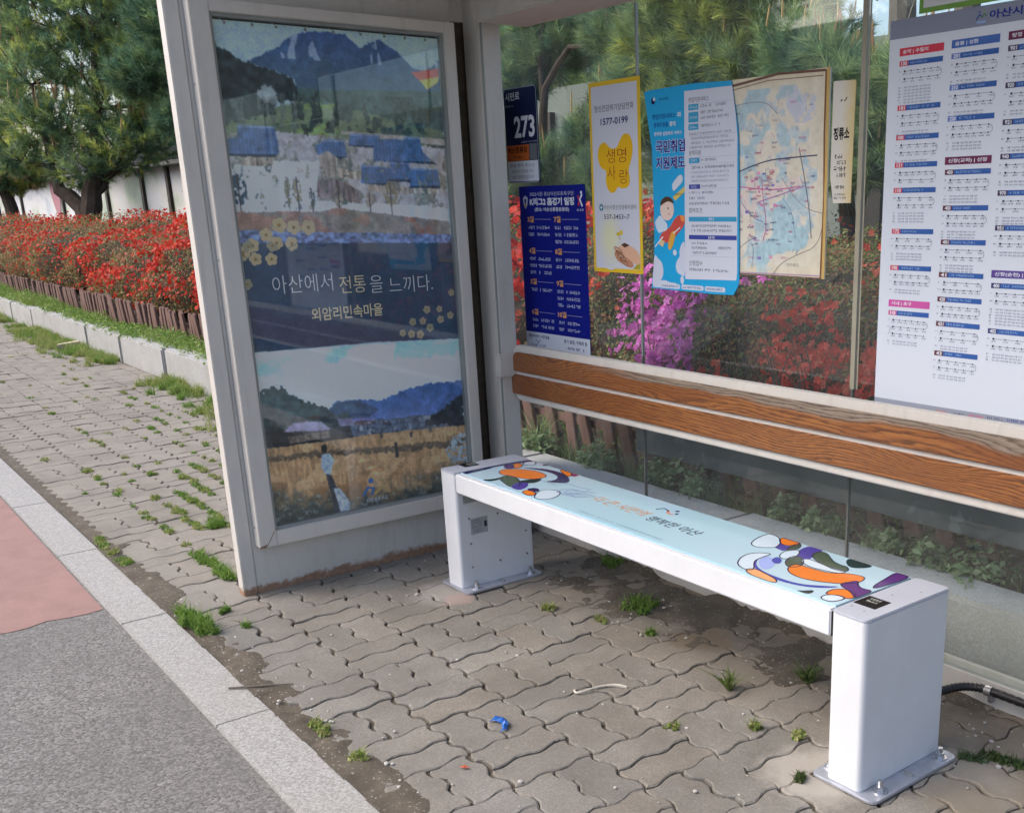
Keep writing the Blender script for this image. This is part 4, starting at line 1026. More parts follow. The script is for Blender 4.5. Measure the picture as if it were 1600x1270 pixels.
def chaikin_open(p, n=2):
    for _ in range(n):
        q = [p[0]]
        for a, b_ in zip(p[:-1], p[1:]): q += [(a[0]*.75+b_[0]*.25, a[1]*.75+b_[1]*.25), (a[0]*.25+b_[0]*.75, a[1]*.25+b_[1]*.75)]
        p = q+[p[-1]]
    return p
dkl = K(96, 104, 130); gl_ = K(150, 150, 162); pk = K(214, 130, 176)
road([(.0,.48),(.2,.44),(.42,.41),(.62,.405),(.9,.40)], .0035, K(70,80,110)); road([(.02,.13),(.2,.12),(.38,.125),(.5,.19)], .002, gl_)
road([(.0,.53),(.25,.55),(.5,.56),(.74,.545)], .0035, pk); road([(.3,.62),(.5,.59),(.78,.545)], .003, K(190,130,190)); road([(.72,.36),(.78,.5),(.84,.68),(.86,.8)], .003, K(110,120,140)); road([(.55,.5),(.68,.6),(.82,.66),(.98,.68)], .002, gl_)
road([(.34,.5),(.36,.62),(.40,.74),(.36,.82)], .003, pk); road([(.12,.62),(.24,.7),(.36,.72)], .002, K(120,120,190)); road([(.98,.72),(.92,.84),(.74,.88),(.55,.93),(.46,1.0)], .0022, K(150,140,130)); road([(.03,.9),(.18,.82),(.3,.8)], .002, gl_)
road([(.26,.86),(.24,.96)], .0016, gl_); road([(.7,.8),(.66,.66),(.56,.6)], .0016, K(120,170,200))
for k in range(90):
    u, v = random.gauss(.38, .22), random.gauss(.55, .2)
    if .03 < u < .88 and .05 < v < .95:
        q = mu(u, v); A.greek(q[0], q[1], random.uniform(.012, .03), .006, random.choice([K(110,100,150), K(96,110,150), pk, K(204,90,130), gl_]), 3, 1)
for k in range(26):
    u, v = random.gauss(.30, .12), random.gauss(.60, .12); q = mu(max(.04, u), v); A.rect(q[0], q[1], q[0]+random.uniform(.006, .016), q[1]+random.uniform(.004, .01), random.choice([K(226,150,186), K(232,170,196), K(150,140,210)]), 2)
for k in range(60):
    q = mu(random.uniform(.1, .85), random.uniform(.1, .9)); a = random.uniform(-1, 1); ln = random.uniform(.006, .02); A.stroke([q, (q[0]+ln*a, q[1]-ln)], .0014, random.choice([K(120,170,210), K(130,140,180), K(210,150,190)]), 2)
A.text('안내도', *mu(.62, .945), .05, .010, K(150,140,140), 3)
A.stroke([mu(.0,.03), mu(.5,.0), mu(.96,.012)], .007, K(124,92,80), 4); A.stroke([mu(.02,.05), mu(.4,.025), mu(.94,.035)], .0025, K(150,120,100), 4)
A.stroke([mu(.965,.01), mu(.962,.3), mu(.975,.6), mu(.96,1.0)], .006, K(140,92,54), 4); A.stroke([mu(.985,.0), mu(.99,.5), mu(.985,1.0)], .010, K(214,180,110), 4); A.stroke([mu(.1,.988), mu(.96,.985)], .0035, K(190,160,190), 4)
A.stroke([mu(.0,.995), mu(.97,.997)], .003, K(110,84,66), 4)
A.build('map_print', M_paper, 'y', -.0067, mp)
# cyan employment leaflet, its right edge curling forward
cy_ = K(24, 168, 226); t = NT('cyan_ink'); t.set(cy_[:3], .4)
out = [(.807,1.716),(.84,1.719),(1.05,1.722),(1.229,1.7145),(1.246,1.64),(1.262,1.56),(1.266,1.40),(1.268,1.11),(1.262,1.095),(1.242,1.068),(1.15,1.066),(.95,1.069),(.827,1.071),(.842,1.15),(.848,1.265),(.846,1.40),(.842,1.533),(.822,1.63)]
cl_ = sheet('job_leaflet', out, 'y', -.0115, -.0095, t.m, 'bright cyan job support leaflet with a pale text panel overlapping the map', 'leaflet')
A = Art(); pw = K(214, 218, 232)
A.poly([(1.011,1.702),(1.234,1.700),(1.250,1.62),(1.258,1.55),(1.260,1.14),(1.256,1.115),(1.008,1.109),(1.009,1.35)], pw, 2)
cw_ = K(208, 214, 230)
A.poly(chaikin([(.846,1.19),(.868,1.172),(.888,1.160),(.895,1.13),(.888,1.108),(.875,1.098),(.90,1.102),(.93,1.094),(.965,1.094),(.965,1.076),(.86,1.0745),(.832,1.0745),(.838,1.12)], 1), cw_, 1)
A.poly(chaikin([(1.009,1.235),(.99,1.225),(.978,1.20),(.982,1.182),(.968,1.172),(.958,1.15),(.965,1.13),(.985,1.122),(1.009,1.115)], 1), cw_, 1); A.disc(.955, 1.195, .010, cw_, 1); A.disc(.992, 1.105, .009, cw_, 1, 12, .014)
for a, b_ in ((.877, .980), (.988, 1.100), (1.106, 1.205)): A.poly(rrect(a, b_, 1.074, 1.090, .007, 4), pw, 2); A.greek(a+.006, 1.078, b_-a-.014, .008, K(70,110,160), 3, 1)
A.disc(.854, 1.684, .0105, K(30,44,92), 2); A.disc(.859, 1.689, .006, K(220,226,236), 3); A.greek(.885, 1.682, .05, .009, K(30,110,160), 2)
A.text('취업지원서비스', .847, 1.625, .120, .017, K(30, 70, 150), 2, .01); A.text('와', .975, 1.626, .02, .016, W_, 2, .03)
A.text('생계지원을', .854, 1.600, .075, .015, K(30, 70, 150), 2, .01); A.text('함께', .936, 1.600, .03, .015, W_, 2, .03); A.text('한국형 실업부조 서비스', .856, 1.573, .142, .0125, W_, 2, .02)
for s_, v in (('국민취업', 1.518), ('지원제도', 1.466)):
    A.text(s_, .8625, v-.0015, .1525, .043, W_, 2, .055); A.text(s_, .864, v, .149, .040, K(48, 46, 140), 4, .025)
for s_, u, v, w2, h_ in (('취업지원서비스', 1.031, 1.665, .098, .0155), ('생계지원', 1.031, 1.504, .058, .0155), ('참여조건', 1.030, 1.325, .064, .0155), ('신청접수', 1.029, 1.155, .066, .0165)): A.text(s_, u, v, w2, h_, K(58,62,80), 3, 0)
for z0, z1 in ((1.642, 1.660), (1.605, 1.636), (1.582, 1.600)): A.rect(1.031, z0, 1.079, z1, K(66,160,204), 3); A.greek(1.037, (z0+z1)/2-.005, .036, .009, K(180,214,232), 4, 1)
for z, n_ in ((1.647, 1), (1.628, 1), (1.612, 1), (1.588, 1)): A.greek(1.088, z, random.uniform(.10, .14), .009, K(120,124,140), 3, .85)
for k in range(4): A.greek(1.034+(.008 if k in (1, 2) else 0), 1.566-.014*k, random.choice((.20, .2, .12, .19)), .0075, K(140,144,160), 3, .9)
A.rect(1.032, 1.480, 1.084, 1.496, K(66,160,204), 3); A.greek(1.042, 1.484, .03, .009, K(180,214,232), 4, 1); A.greek(1.09, 1.485, .07, .008, K(120,124,140), 3)
A.greek(1.034, 1.462, .212, .0085, K(90,96,116), 3, .92)
for k in range(3): A.greek(1.042, 1.448-.0135*k, .18, .007, K(150,154,170), 3, .9)
A.rect(1.031, 1.400, 1.086, 1.414, K(64,76,160), 3); A.greek(1.042, 1.403, .03, .008, K(180,190,230), 4, 1); A.greek(1.092, 1.404, .07, .008, K(120,124,140), 3)
for k, w2 in enumerate((.12, .075, .19)): A.greek(1.032, 1.384-.017*k, w2, .0085, K(110,114,132), 3, .9)
A.rect(1.029, 1.297, 1.256, 1.312, K(66,160,204), 3); A.greek(1.125, 1.300, .03, .009, W_, 4, 1)
for k in range(2): A.greek(1.042, 1.279-.0145*k, .19, .0085, K(110,114,132), 3, .9)
A.rect(1.029, 1.240, 1.257, 1.254, K(64,76,160), 3); A.greek(1.125, 1.2425, .03, .009, W_, 4, 1)
for k in range(3): A.greek(1.042, 1.224-.0155*k, (.075, .075, .12)[k], .0085, K(110,114,132), 3, .9)
A.greek(1.165, 1.210, .07, .009, K(110,114,132), 3); A.greek(1.03, 1.138, .19, .009, K(110,114,132), 3, .85)
for z in (1.665-.006, 1.563, 1.503-.006, 1.476, 1.400, 1.187): A.rect(1.032, z-.0005, 1.250, z+.0005, K(176,182,200), 2)
# child on a little red plane
A.poly(chaikin([(.873,1.244),(.903,1.268),(.930,1.275),(.950,1.300),(.975,1.318),(1.009,1.316),(1.009,1.286),(.974,1.259),(.930,1.226),(.885,1.228)], 2), K(206,84,74), 3)
A.poly(chaikin([(.941,1.266),(.962,1.266),(.956,1.237),(.938,1.203),(.920,1.205),(.922,1.23)], 2), K(222,168,72), 4); A.poly([(.985,1.316),(1.008,1.316),(1.006,1.295),(.99,1.300)], K(232,150,80), 4)
A.poly(chaikin([(.850,1.292),(.866,1.308),(.880,1.320),(.905,1.30),(.922,1.284),(.915,1.266),(.885,1.262),(.872,1.256)], 2), K(206,222,238), 4)
A.disc(.918, 1.336, .036, K(232,208,196), 4, 20); A.poly(chaikin([(.880,1.345),(.888,1.368),(.915,1.380),(.945,1.372),(.955,1.352),(.93,1.364),(.905,1.358)], 2), K(84,62,46), 5)
A.disc(.924, 1.340, .0035, K(60,50,50), 5); A.stroke([(.925,1.322),(.935,1.318)], .0025, K(170,80,70), 5)
A.stroke([(.852,1.212),(.876,1.232),(.895,1.246)], .005, W_, 4); A.poly([(.872,1.222),(.884,1.236),(.905,1.232),(.893,1.212)], K(222,196,150), 4); A.stroke([(.95,1.258),(.985,1.278)], .004, W_, 5)
A.poly(chaikin([(.944,1.414),(.957,1.428),(.985,1.448),(1.000,1.444),(1.002,1.425),(.97,1.405),(.952,1.392)], 2), K(212,220,232), 3)
A.poly([(.948,1.376),(1.000,1.404),(1.009,1.410),(1.009,1.392),(.962,1.364)], K(216,196,110), 3); A.greek(.96, 1.380, .04, .008, K(150,110,70), 4)
A.build('leaflet_print', M_print, 'y', -.0116, cl_)
# stop notice on yellowing paper
t = NT('yellowed_paper'); x = t.n('SeparateXYZ'); t.l(t.n('TexCoord').outputs['Object'], x.inputs[0])
t.set(t.mix(t.ramp(t.math('ADD', t.math('MULTIPLY', t.math('SUBTRACT', x.outputs[0], 1.66), 14.0), t.math('MULTIPLY', t.noise(t.coord(), 22, 4), .5)), [(.35, (0, 0, 0)), (.95, (1, 1, 1))]), (.74, .70, .62), (.70, .56, .27)), .6)
sp_ = sheet('stop_notice', [(1.6345,1.674),(1.640,1.6765),(1.712,1.674),(1.715,1.670),(1.710,1.349),(1.646,1.349),(1.638,1.39),(1.632,1.42)], 'y', YF, -.001, t.m, 'small yellowed paper notice to the right of the old map', 'notice')
A = Art(); A.text('정류소', 1.640, 1.520, .058, .034, K(44, 40, 44), 1, .04)
for z, w2, h_ in ((1.470, .050, .012), (1.454, .034, .011), (1.436, .054, .013), (1.420, .034, .011), (1.388, .042, .010), (1.370, .042, .006), (1.360, .048, .006)): A.greek(1.672-w2/2, z, w2, h_, K(84,80,78), 1, .95)
A.stroke([(1.663,1.622),(1.669,1.627)], .004, K(70,66,66), 1); A.stroke([(1.676,1.622),(1.682,1.626),(1.685,1.632)], .0035, K(70,66,66), 1)
A.build('notice_print', M_print, 'y', YF-.0001, sp_)
# route map
t = NT('white_print_board'); t.set((.70, .75, .84), .35)
RX1 = 2.62
rm = sheet('route_map', rect(1.8255, RX1, .786, 1.806), 'y', YF, -.001, t.m, 'large white bus route map with coloured column headings at the right of the glass', 'route map')
A = Art()
A.rect(1.8255, 1.760, RX1, 1.806, K(142, 148, 168), 1); A.rect(1.8255, .786, RX1, .8085, K(150, 156, 172), 1)
A.text('아산시 시내버스 노선안내', 2.125, 1.773, .36, .020, K(40, 52, 140), 2, .03)
A.stroke([(2.088,1.776),(2.098,1.787),(2.104,1.780)], .004, K(70,90,150), 2); A.stroke([(2.104,1.779),(2.110,1.787),(2.117,1.782)], .004, K(90,140,90), 2); A.disc(2.096,1.793,.0025,K(70,90,150),2); A.disc(2.110,1.794,.0025,K(150,170,60),2); A.rect(2.090, 1.767, 2.116, 1.772, K(150,180,226), 2)
INKG = K(126, 134, 156)
def head(u, v, s_, c_): A.rect(u, v-.0095, u+.138, v+.0095, c_, 2); A.text(s_, u+.010, v-.0062, .012*len(s_.replace(' ', ''))+.004*s_.count(' '), .0115, W_, 3, .02)
def block(u, v, num, c_, rows_, bent=2):
    A.rect(u, v-.0065, u+.028, v+.0065, c_, 2); A.text(num, u+.006, v-.0048, .018, .0095, W_, 3, .03); A.rect(u+.028, v-.0065, u+.136, v+.0065, K(58, 98, 168), 2); A.greek(u+.034, v-.003, random.uniform(.05, .085), .006, K(140,170,214), 3, .9)
    z = v-.0195; lk = K(110,116,134)
    for q in range(bent):
        A.rect(u+.016, z-.0005, u+.124, z+.0005, lk, 2)
        nst = random.choice((4, 5, 5, 6))
        for k in range(nst):
            uu = u+.018+.104*k/(nst-1); A.disc(uu, z, .0022 if k else .0032, K(70,74,90), 3, 8)
            A.greek(uu-.006, z-.0085, .015, .0042, INKG, 3, 1)
        A.greek(u-.001, z-.002, .008, .004, INKG, 3)
        if q < bent-1:
            e = u+.124 if q % 2 == 0 else u+.016; sgn = 1 if q % 2 == 0 else -1
            A.stroke([(e+sgn*.0095*math.sin(a), z-.0095+.0095*math.cos(a)) for a in [math.pi*i/8 for i in range(9)]], .001, lk, 2)
        z -= .019
    z -= .004
    for n_ in rows_:
        A.greek(u, z, .008, .0045, INKG, 2)
        for k in range(7): A.greek(u+.018+.0125*k, z, .0105, .0042, INKG, 2, 1)
        z -= .0075
rd, pu, mg, bp_, br_ = K(206,70,92), K(112,48,84), K(206,92,166), K(84,104,180), K(104,60,70)
head(1.860, 1.7265, '송악 | 수철리', K(214,68,88))
for (v, n_, num) in ((1.6985, (1,)*6, '130'), (1.589, (1,)*2, '101'), (1.515, (1,), '100'), (1.445, (1,), '131'), (1.380, (1,)*4, '110'), (1.273, (1,)*3, '172'), (1.176, (1,)*2, '190')): block(1.861, v, num, rd, n_)
head(1.861, 1.0795, '시내 | 초구', mg); block(1.862, 1.053, '10', K(206,100,150), (1, 1), 3)
head(2.021, 1.728, '음봉 | 성환', K(74,112,184))
for (v, n_, num) in ((1.700, (1,)*2, '201'), (1.626, (1,)*2, '210'), (1.552, (1,)*3, '220')): block(2.022, v, num, K(110,134,200), n_)
head(2.021, 1.450, '신창(교하) | 선장', pu)
for (v, n_, num) in ((1.422, (1,)*3, '400'), (1.333, (1,)*3, '40'), (1.247, (1,)*3, '401'), (1.163, (1,), '41'), (1.099, (1,), '420'), (1.034, (1,)*2, '421'), (.955, (1,)*2, '43')): block(2.023, v, num, br_, n_)
head(2.182, 1.729, '탕정 | 배방', pu)
for (v, n_, num) in ((1.701, (1,)*2, '901'), (1.618, (1,)*2, '920'), (1.534, (1,)*2, '921'), (1.454, (1,)*2, '940'), (1.368, (1,)*3, '970'), (1.284, (1,)*2, '951')): block(2.183, v, num, K(74,64,96), n_)
head(2.182, 1.171, '신창(순천) | 도고', K(96,74,150))
for (v, n_, num) in ((1.142, (1,)*6, '400'), (1.027, (1,)*3, '402')): block(2.184, v, num, K(74,74,120), n_)
for k in range(9): block(2.345, 1.701-.09*k, '%d' % (500+10*k), K(60,120,90), (1, 1))
A.greek(2.040, .793, .04, .007, K(214,120,90), 2); A.greek(2.09, .793, .04, .007, K(80,86,100), 2); A.greek(2.145, .795, .045, .007, K(214,110,130), 2); A.greek(2.20, .797, .05, .007, K(80,86,120), 2); A.greek(2.26, .799, .2, .007, K(70,84,150), 2)
A.build('route_print', M_print, 'y', YF-.0001, rm)
# green framed board above it
t = NT('green_edge'); t.set(K(110, 158, 62)[:3], .45)
gn = sheet('framed_notice', rect(1.915, 2.62, 1.812, 2.02), 'y', YF, -.001, t.m, 'green bordered white notice above the route map, mostly cut off', 'notice')
A = Art(); A.rect(1.928, 1.824, 2.607, 2.008, K(210, 212, 216), 1); A.disc(2.012, 1.855, .017, K(52, 104, 140), 2, 24); A.disc(2.012, 1.858, .009, K(190,200,220), 3); A.greek(2.04, 1.849, .2, .014, K(70,80,100), 2); A.text('안내문', 2.16, 1.93, .2, .04, K(60,90,60), 2, .02)
A.build('notice_print', M_print, 'y', YF-.0001, gn)
# ================================================================== fence
fn = empty('picket_fence', (-6, .37, 0), 'low brown wooden picket fence leaning behind the granite border', 'fence')
t = NT('brown_stained_wood'); co = t.coord((6, 6, 1))
c = t.ramp(t.noise(co, 6, 5, .6), [(.3, (.10, .050, .040)), (.7, (.17, .095, .076))])
c = t.mix(t.ramp(t.noise(t.coord(), 12, 5, .7), [(.55, (0, 0, 0)), (.75, (.5, .5, .5))]), c, (.19, .15, .12))
t.set(c, .75); t.bump(t.noise(co, 14, 5, .6), .3, .004)
M_fence = t.m
def picket_mesh():
    b = MB(); p = [(-.035, 0), (.035, 0), (.035, .375), (0, .40), (-.035, .375)]
    b.prism(p, 'y', -.011, .011); return b.mesh('picket', bevel=.003)
pm = picket_mesh(); pm.materials.append(M_fence)
rest = MB(); near = []; xq = -17.0
while xq < 2.4:
    if xq > 2.4: break
    if -5.6 > xq > -14.4 or -.95 < xq: near.append(xq)
    else: rest.prism([(xq-.035, .13), (xq+.035, .13), (xq-.065, .52), (xq-.135, .52)], 'y', .36, .38)
    xq += .125 if xq < -5 else .150
for xq in near[:100]:
    o = bpy.data.objects.new('picket', pm); col.objects.link(o); o.parent = fn
    o.location = (xq+6+random.uniform(-.008, .008), random.uniform(-.006, .006), .125+random.uniform(-.012, .012))
    o.rotation_euler = (random.uniform(-.05, .05), R(-13)+random.uniform(-.05, .05), random.uniform(-.06, .06))
tag(rest.build('picket_row', M_fence, fn), kind='stuff')
b = MB(); b.box(-17, 2.5, .384, .402, .215, .25); b.box(-17, 2.5, .384, .402, .37, .405); b.build('rail', M_fence, fn)

# added board with the street reflection painted on, low behind the right glass
t = NT('painted_reflection'); co = t.coord((2.2, 1, 2.2))
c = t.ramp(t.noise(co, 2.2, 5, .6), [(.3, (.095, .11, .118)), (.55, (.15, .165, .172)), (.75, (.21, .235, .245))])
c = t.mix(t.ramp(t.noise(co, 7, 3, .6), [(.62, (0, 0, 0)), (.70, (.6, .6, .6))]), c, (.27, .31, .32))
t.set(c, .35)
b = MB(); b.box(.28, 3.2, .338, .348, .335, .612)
tag(b.build('reflection_board', t.m, None, .002), 'added grey blue board painted as the street reflection in the lower glass, behind the leafy weeds', 'board')

# ================================================================== mural wall with tiled coping
mw_ = empty('mural_wall', (-20, 5, 0), 'long white painted mural wall with dark posts and tiled coping behind the trees', 'wall')
t = NT('mural_paint'); co = t.coord((.35, 1, .5))
n_ = t.n('TexNoise'); n_.inputs['Scale'].default_value = 1.6; n_.inputs['Detail'].default_value = 5; t.l(co, n_.inputs[0])
c = t.ramp(n_.outputs['Fac'], [(.30, (.22, .31, .26)), (.42, (.36, .43, .36)), (.5, (.50, .51, .51)), (.60, (.52, .54, .58)), (.70, (.30, .36, .42))])
pn = t.n('TexNoise'); pn.inputs['Scale'].default_value = 5; pn.inputs['Detail'].default_value = 6; t.l(t.coord((1, 1, 1.2)), pn.inputs[0])
c = t.mix(t.ramp(pn.outputs['Fac'], [(.60, (0, 0, 0)), (.68, (.7, .7, .7))]), c, (.33, .36, .38))
t.set(c, .8)
b = MB(); b.box(-70, -12.5, 5.0, 5.14, .5, 2.62); b.build('wall_panel', t.m, mw_)
t = NT('grey_green_wall'); t.set(t.ramp(t.noise(t.coord((.5, 1, 1)), 1.5, 5, .6), [(.3, (.13, .155, .14)), (.7, (.22, .25, .235))]), .8)
b = MB(); b.box(-12.495, 14, 5.0, 5.14, .5, 2.62); b.build('wall_panel', t.m, mw_)
M_post = simple('dark_post', (.035, .030, .026), .7)
xp = [-48, -43.2, -38.7, -32.5, -29.9, -27.3, -23.95, -21.9] + [-19+2.4*k for k in range(13)]
for x in xp:
    b = MB(); b.box(x-.09, x+.09, 4.93, 5.0-.003, .5, 2.36); b.build('post', M_post, mw_)
M_tile = simple('roof_tile', (.075, .08, .085), .6, var=.3)
b = MB(); b.prism([(4.62, 2.36), (5.07, 2.86), (5.52, 2.36), (5.52, 2.28), (4.62, 2.28)], 'x', -70, -12.5); cp = b.build('coping', M_tile, mw_)
b = MB()
x = -40.0
while x < -12.6:
    b.tube([(x, 4.60, 2.37), (x, 5.05, 2.87)], .032, 6); x += .2
b.build('cover_tiles', M_tile, cp)
M_heart = simple('pink_paint', (.34, .16, .20), .8)
b = MB(); b.prism(chaikin([(-33.6, 2.05), (-33.1, 2.3), (-32.8, 2.05), (-33.1, 1.3), (-33.4, 1.15), (-33.9, 1.6), (-34.1, 2.1), (-33.85, 2.3)], 1), 'y', 4.985, 4.997); b.build('painted_leaf', M_heart, mw_)

# ================================================================== foliage builders (numpy)
def rot_frames(d):
    d = d/np.linalg.norm(d, axis=1, keepdims=True)
    a = np.cross(d, np.where(np.abs(d[:, 2:3]) < .9, [[0, 0, 1.]], [[1., 0, 0]])); a /= np.linalg.norm(a, axis=1, keepdims=True)
    return d, a, np.cross(d, a)
def leaves(P, N, size, colr, asp=.5, curl=.25):
    """diamond leaves at P facing N"""
    n = len(P); d, a, b_ = rot_frames(N + rng.normal(0, .55, (n, 3)))
    th = rng.uniform(0, 2*np.pi, n)[:, None]; u = a*np.cos(th)+b_*np.sin(th); v = -a*np.sin(th)+b_*np.cos(th)
    s_ = (size*rng.uniform(.6, 1.25, n))[:, None]
    V_ = np.stack([P-u*s_*.5, P+v*s_*asp*.5+d*s_*curl*.3, P+u*s_*.5, P-v*s_*asp*.5+d*s_*curl*.3], 1).reshape(-1, 3)
    F = np.arange(4*n).reshape(n, 4)
    return V_, F, np.repeat(colr, 4, 0)
def flowers(P, N, size, colr, petals=5):
    n = len(P); d, a, b_ = rot_frames(N + rng.normal(0, .75, (n, 3))); out = []; cs = []
    s_ = (size*rng.uniform(.75, 1.2, n))[:, None]; ph = rng.uniform(0, 6.28, n)[:, None]
    for k in range(petals):
        th = ph+2*np.pi*k/petals; u = a*np.cos(th)+b_*np.sin(th); v = np.cross(d, u)
        wd = .20 if petals >= 5 else .42
        out.append(np.stack([P, P+u*s_*.34-v*s_*wd+d*s_*.14, P+u*s_*.58+d*s_*.12*rng.uniform(-.5, 1.2, (n, 1)), P+u*s_*.34+v*s_*wd+d*s_*.14], 1))
        cs.append(np.repeat((colr*rng.uniform(.72, 1.15, (n, 1)))[:, None, :], 4, 1))
    V_ = np.concatenate(out).reshape(-1, 3); C_ = np.concatenate(cs).reshape(-1, 3)
    return V_, np.arange(len(V_)).reshape(-1, 4), C_
def pal(n, cols, var=.18):
    c = np.array([lin(q) for q in cols]); i = rng.integers(0, len(c), n)
    return np.clip(c[i]*rng.uniform(1-var, 1+var, (n, 1)), 0, .85)
def put(name, VFC, m, parent=None, smooth=False):
    return link(name, fast_mesh(name, *VFC), m, parent)
def join(*L):
    V_ = []; F = []; C_ = []; k = 0
    for v, f, c in L: V_.append(v); F.append(f+k); C_.append(c); k += len(v)
    return np.vstack(V_), np.vstack(F), np.vstack(C_)

# ------------------------------------------------------------------ azalea hedges
HX = np.array([0, .22, .45, .62, 1.0]); HY = np.array([.66, .64, .80, 1.30, 2.6]); HZ = np.array([.40, .66, .96, 1.16, 1.24])
def hedge_pt(x, s, depth):
    y = np.interp(s, HX, HY); z = np.interp(s, HX, HZ)
    ny = np.interp(s, [0, .4, .7, 1], [-1, -.85, -.35, -.1]); nz = np.sqrt(1-ny**2)
    bmp = (fbm(x*1.3+40, s*3, 3, 91)-.5)*.55 + (fbm(x*4+9, s*9, 3, 92)-.5)*.20
    if np.ndim(depth) == 0: depth = np.full(len(x), depth)
    o = bmp-depth
    P = np.stack([x + rng.normal(0, .01, len(x)), y+ny*o, z+nz*o], 1)
    return P, np.stack([np.zeros_like(ny), ny, nz], 1)
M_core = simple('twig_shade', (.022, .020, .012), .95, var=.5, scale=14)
M_twig = simple('azalea_twig', (.11, .085, .06), .85, var=.3, scale=20)
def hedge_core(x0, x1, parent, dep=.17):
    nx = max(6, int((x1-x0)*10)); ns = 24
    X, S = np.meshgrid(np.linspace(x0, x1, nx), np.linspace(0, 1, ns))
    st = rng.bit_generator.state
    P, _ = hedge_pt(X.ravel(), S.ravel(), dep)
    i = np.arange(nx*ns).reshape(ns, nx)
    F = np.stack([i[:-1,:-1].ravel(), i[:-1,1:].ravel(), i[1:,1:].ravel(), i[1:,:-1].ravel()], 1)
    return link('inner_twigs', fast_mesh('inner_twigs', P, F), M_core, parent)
GREENS = [(104, 118, 62), (124, 136, 76), (86, 102, 56), (146, 150, 94)]
BRONZE = [(142, 90, 66), (158, 98, 74), (130, 82, 62), (146, 116, 78)]
def hedge(name, label, x0, x1, nleaf, nflow, fcols, fmask, fsize, lsize, petals, green=.55, twigs=0):
    h = empty(name, ((x0+x1)/2, 1.0, .3), label, 'azalea', 'azaleas in the planting bed')
    x = rng.uniform(x0, x1, nleaf); s = rng.beta(1.0, 1.25, nleaf)
    P, N = hedge_pt(x, s, rng.exponential(.055, nleaf))
    gsel = rng.uniform(0, 1, nleaf) < green
    cl_ = np.where(gsel[:, None], pal(nleaf, GREENS), pal(nleaf, BRONZE))
    put('foliage', leaves(P, N, lsize, cl_, .5), M_leaf, h)
    x = rng.uniform(x0, x1, nflow*4); s = rng.beta(1.0, 1.2, nflow*4)
    keep = rng.uniform(0, 1, nflow*4) < fmask(x, s); x = x[keep][:nflow]; s = s[keep][:nflow]
    P, N = hedge_pt(x, s, rng.normal(-.015, .02, len(x)))
    put('flowers', flowers(P, N, fsize, pal(len(x), fcols, .15), petals), M_petal, h)
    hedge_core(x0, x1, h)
    if twigs:
        b = MB()
        for k in range(twigs):
            xx = random.uniform(x0, x1); y = random.uniform(.62, .95); p = [Vector((xx, y, .2))]
            dx, dy = random.uniform(-.25, .25), random.uniform(-.25, .05)
            for q in range(1, 5): p.append(Vector((xx+dx*q/4*random.uniform(.7, 1.3), y+dy*q/4, .2+.16*q*random.uniform(.8, 1.1))))
            b.tube(p, [.007, .006, .005, .004, .002], 5)
        b.build('stems', M_twig, h)
    return h
REDS = [(200, 56, 44), (214, 70, 54), (184, 44, 42), (212, 88, 62)]
CORAL = [(250, 96, 76), (255, 122, 98), (236, 76, 60), (252, 88, 70)]
PINK = [(226, 116, 210), (236, 140, 222), (214, 100, 196)]
def dense(x, s): 
    p = fbm(x*1.1+3, s*5, 4, 95); return np.clip((p-.40)*6, .03, 1)*np.clip(.2+1.6*(s-.14), .05, 1)*np.clip(.35+(x+13)/9, .25, 1)
hedge('azalea_hedge', 'long clipped red azalea hedge behind the picket fence left of the shelter', -26, -4.4, 84000, 14000, REDS, dense, .033, .034, 4, .42)
hedge('azalea_hedge', 'shaded stretch of azalea hedge hidden behind the shelter side case', -4.4, -1.0, 9000, 1800, REDS, dense, .045, .032, 4, .5)
hedge('azalea_bush', 'dark sparse azalea bush with few red flowers behind the blue schedule', -1.0, -.32, 9000, 240, CORAL+REDS, lambda x, s: np.clip((fbm(x*5, s*9, 3, 97)-.5)*6, 0, 1)*(s > .33), .033, .024, 5, .62, 26)
hedge('azalea_bush', 'magenta azalea bush blooming below the cyan leaflet behind the glass', -.32, .42, 10000, 620, PINK, lambda x, s: np.clip((fbm(x*4.2+1, s*7, 3, 98)-.45)*11, 0, 1)*(s > .16)*(s < .62)*np.clip(1.25-np.abs(x-.05)*2.0, .1, 1), .040, .025, 5, .7, 34)
hedge('azalea_bush', 'coral red azalea bush in full bloom behind the glass left of the route map', .42, 1.62, 15000, 1250, CORAL, lambda x, s: np.clip((fbm(x*3.4+7, s*7, 3, 99)-.46)*10, .02, 1)*(s > .14), .037, .025, 5, .55, 50)
hedge('azalea_bush', 'azalea bush mostly hidden behind the white route map', 1.62, 4.2, 9000, 800, CORAL, lambda x, s: np.clip((fbm(x*2.2, s*5, 3, 94)-.42)*5, 0, 1), .04, .030, 5, .55)

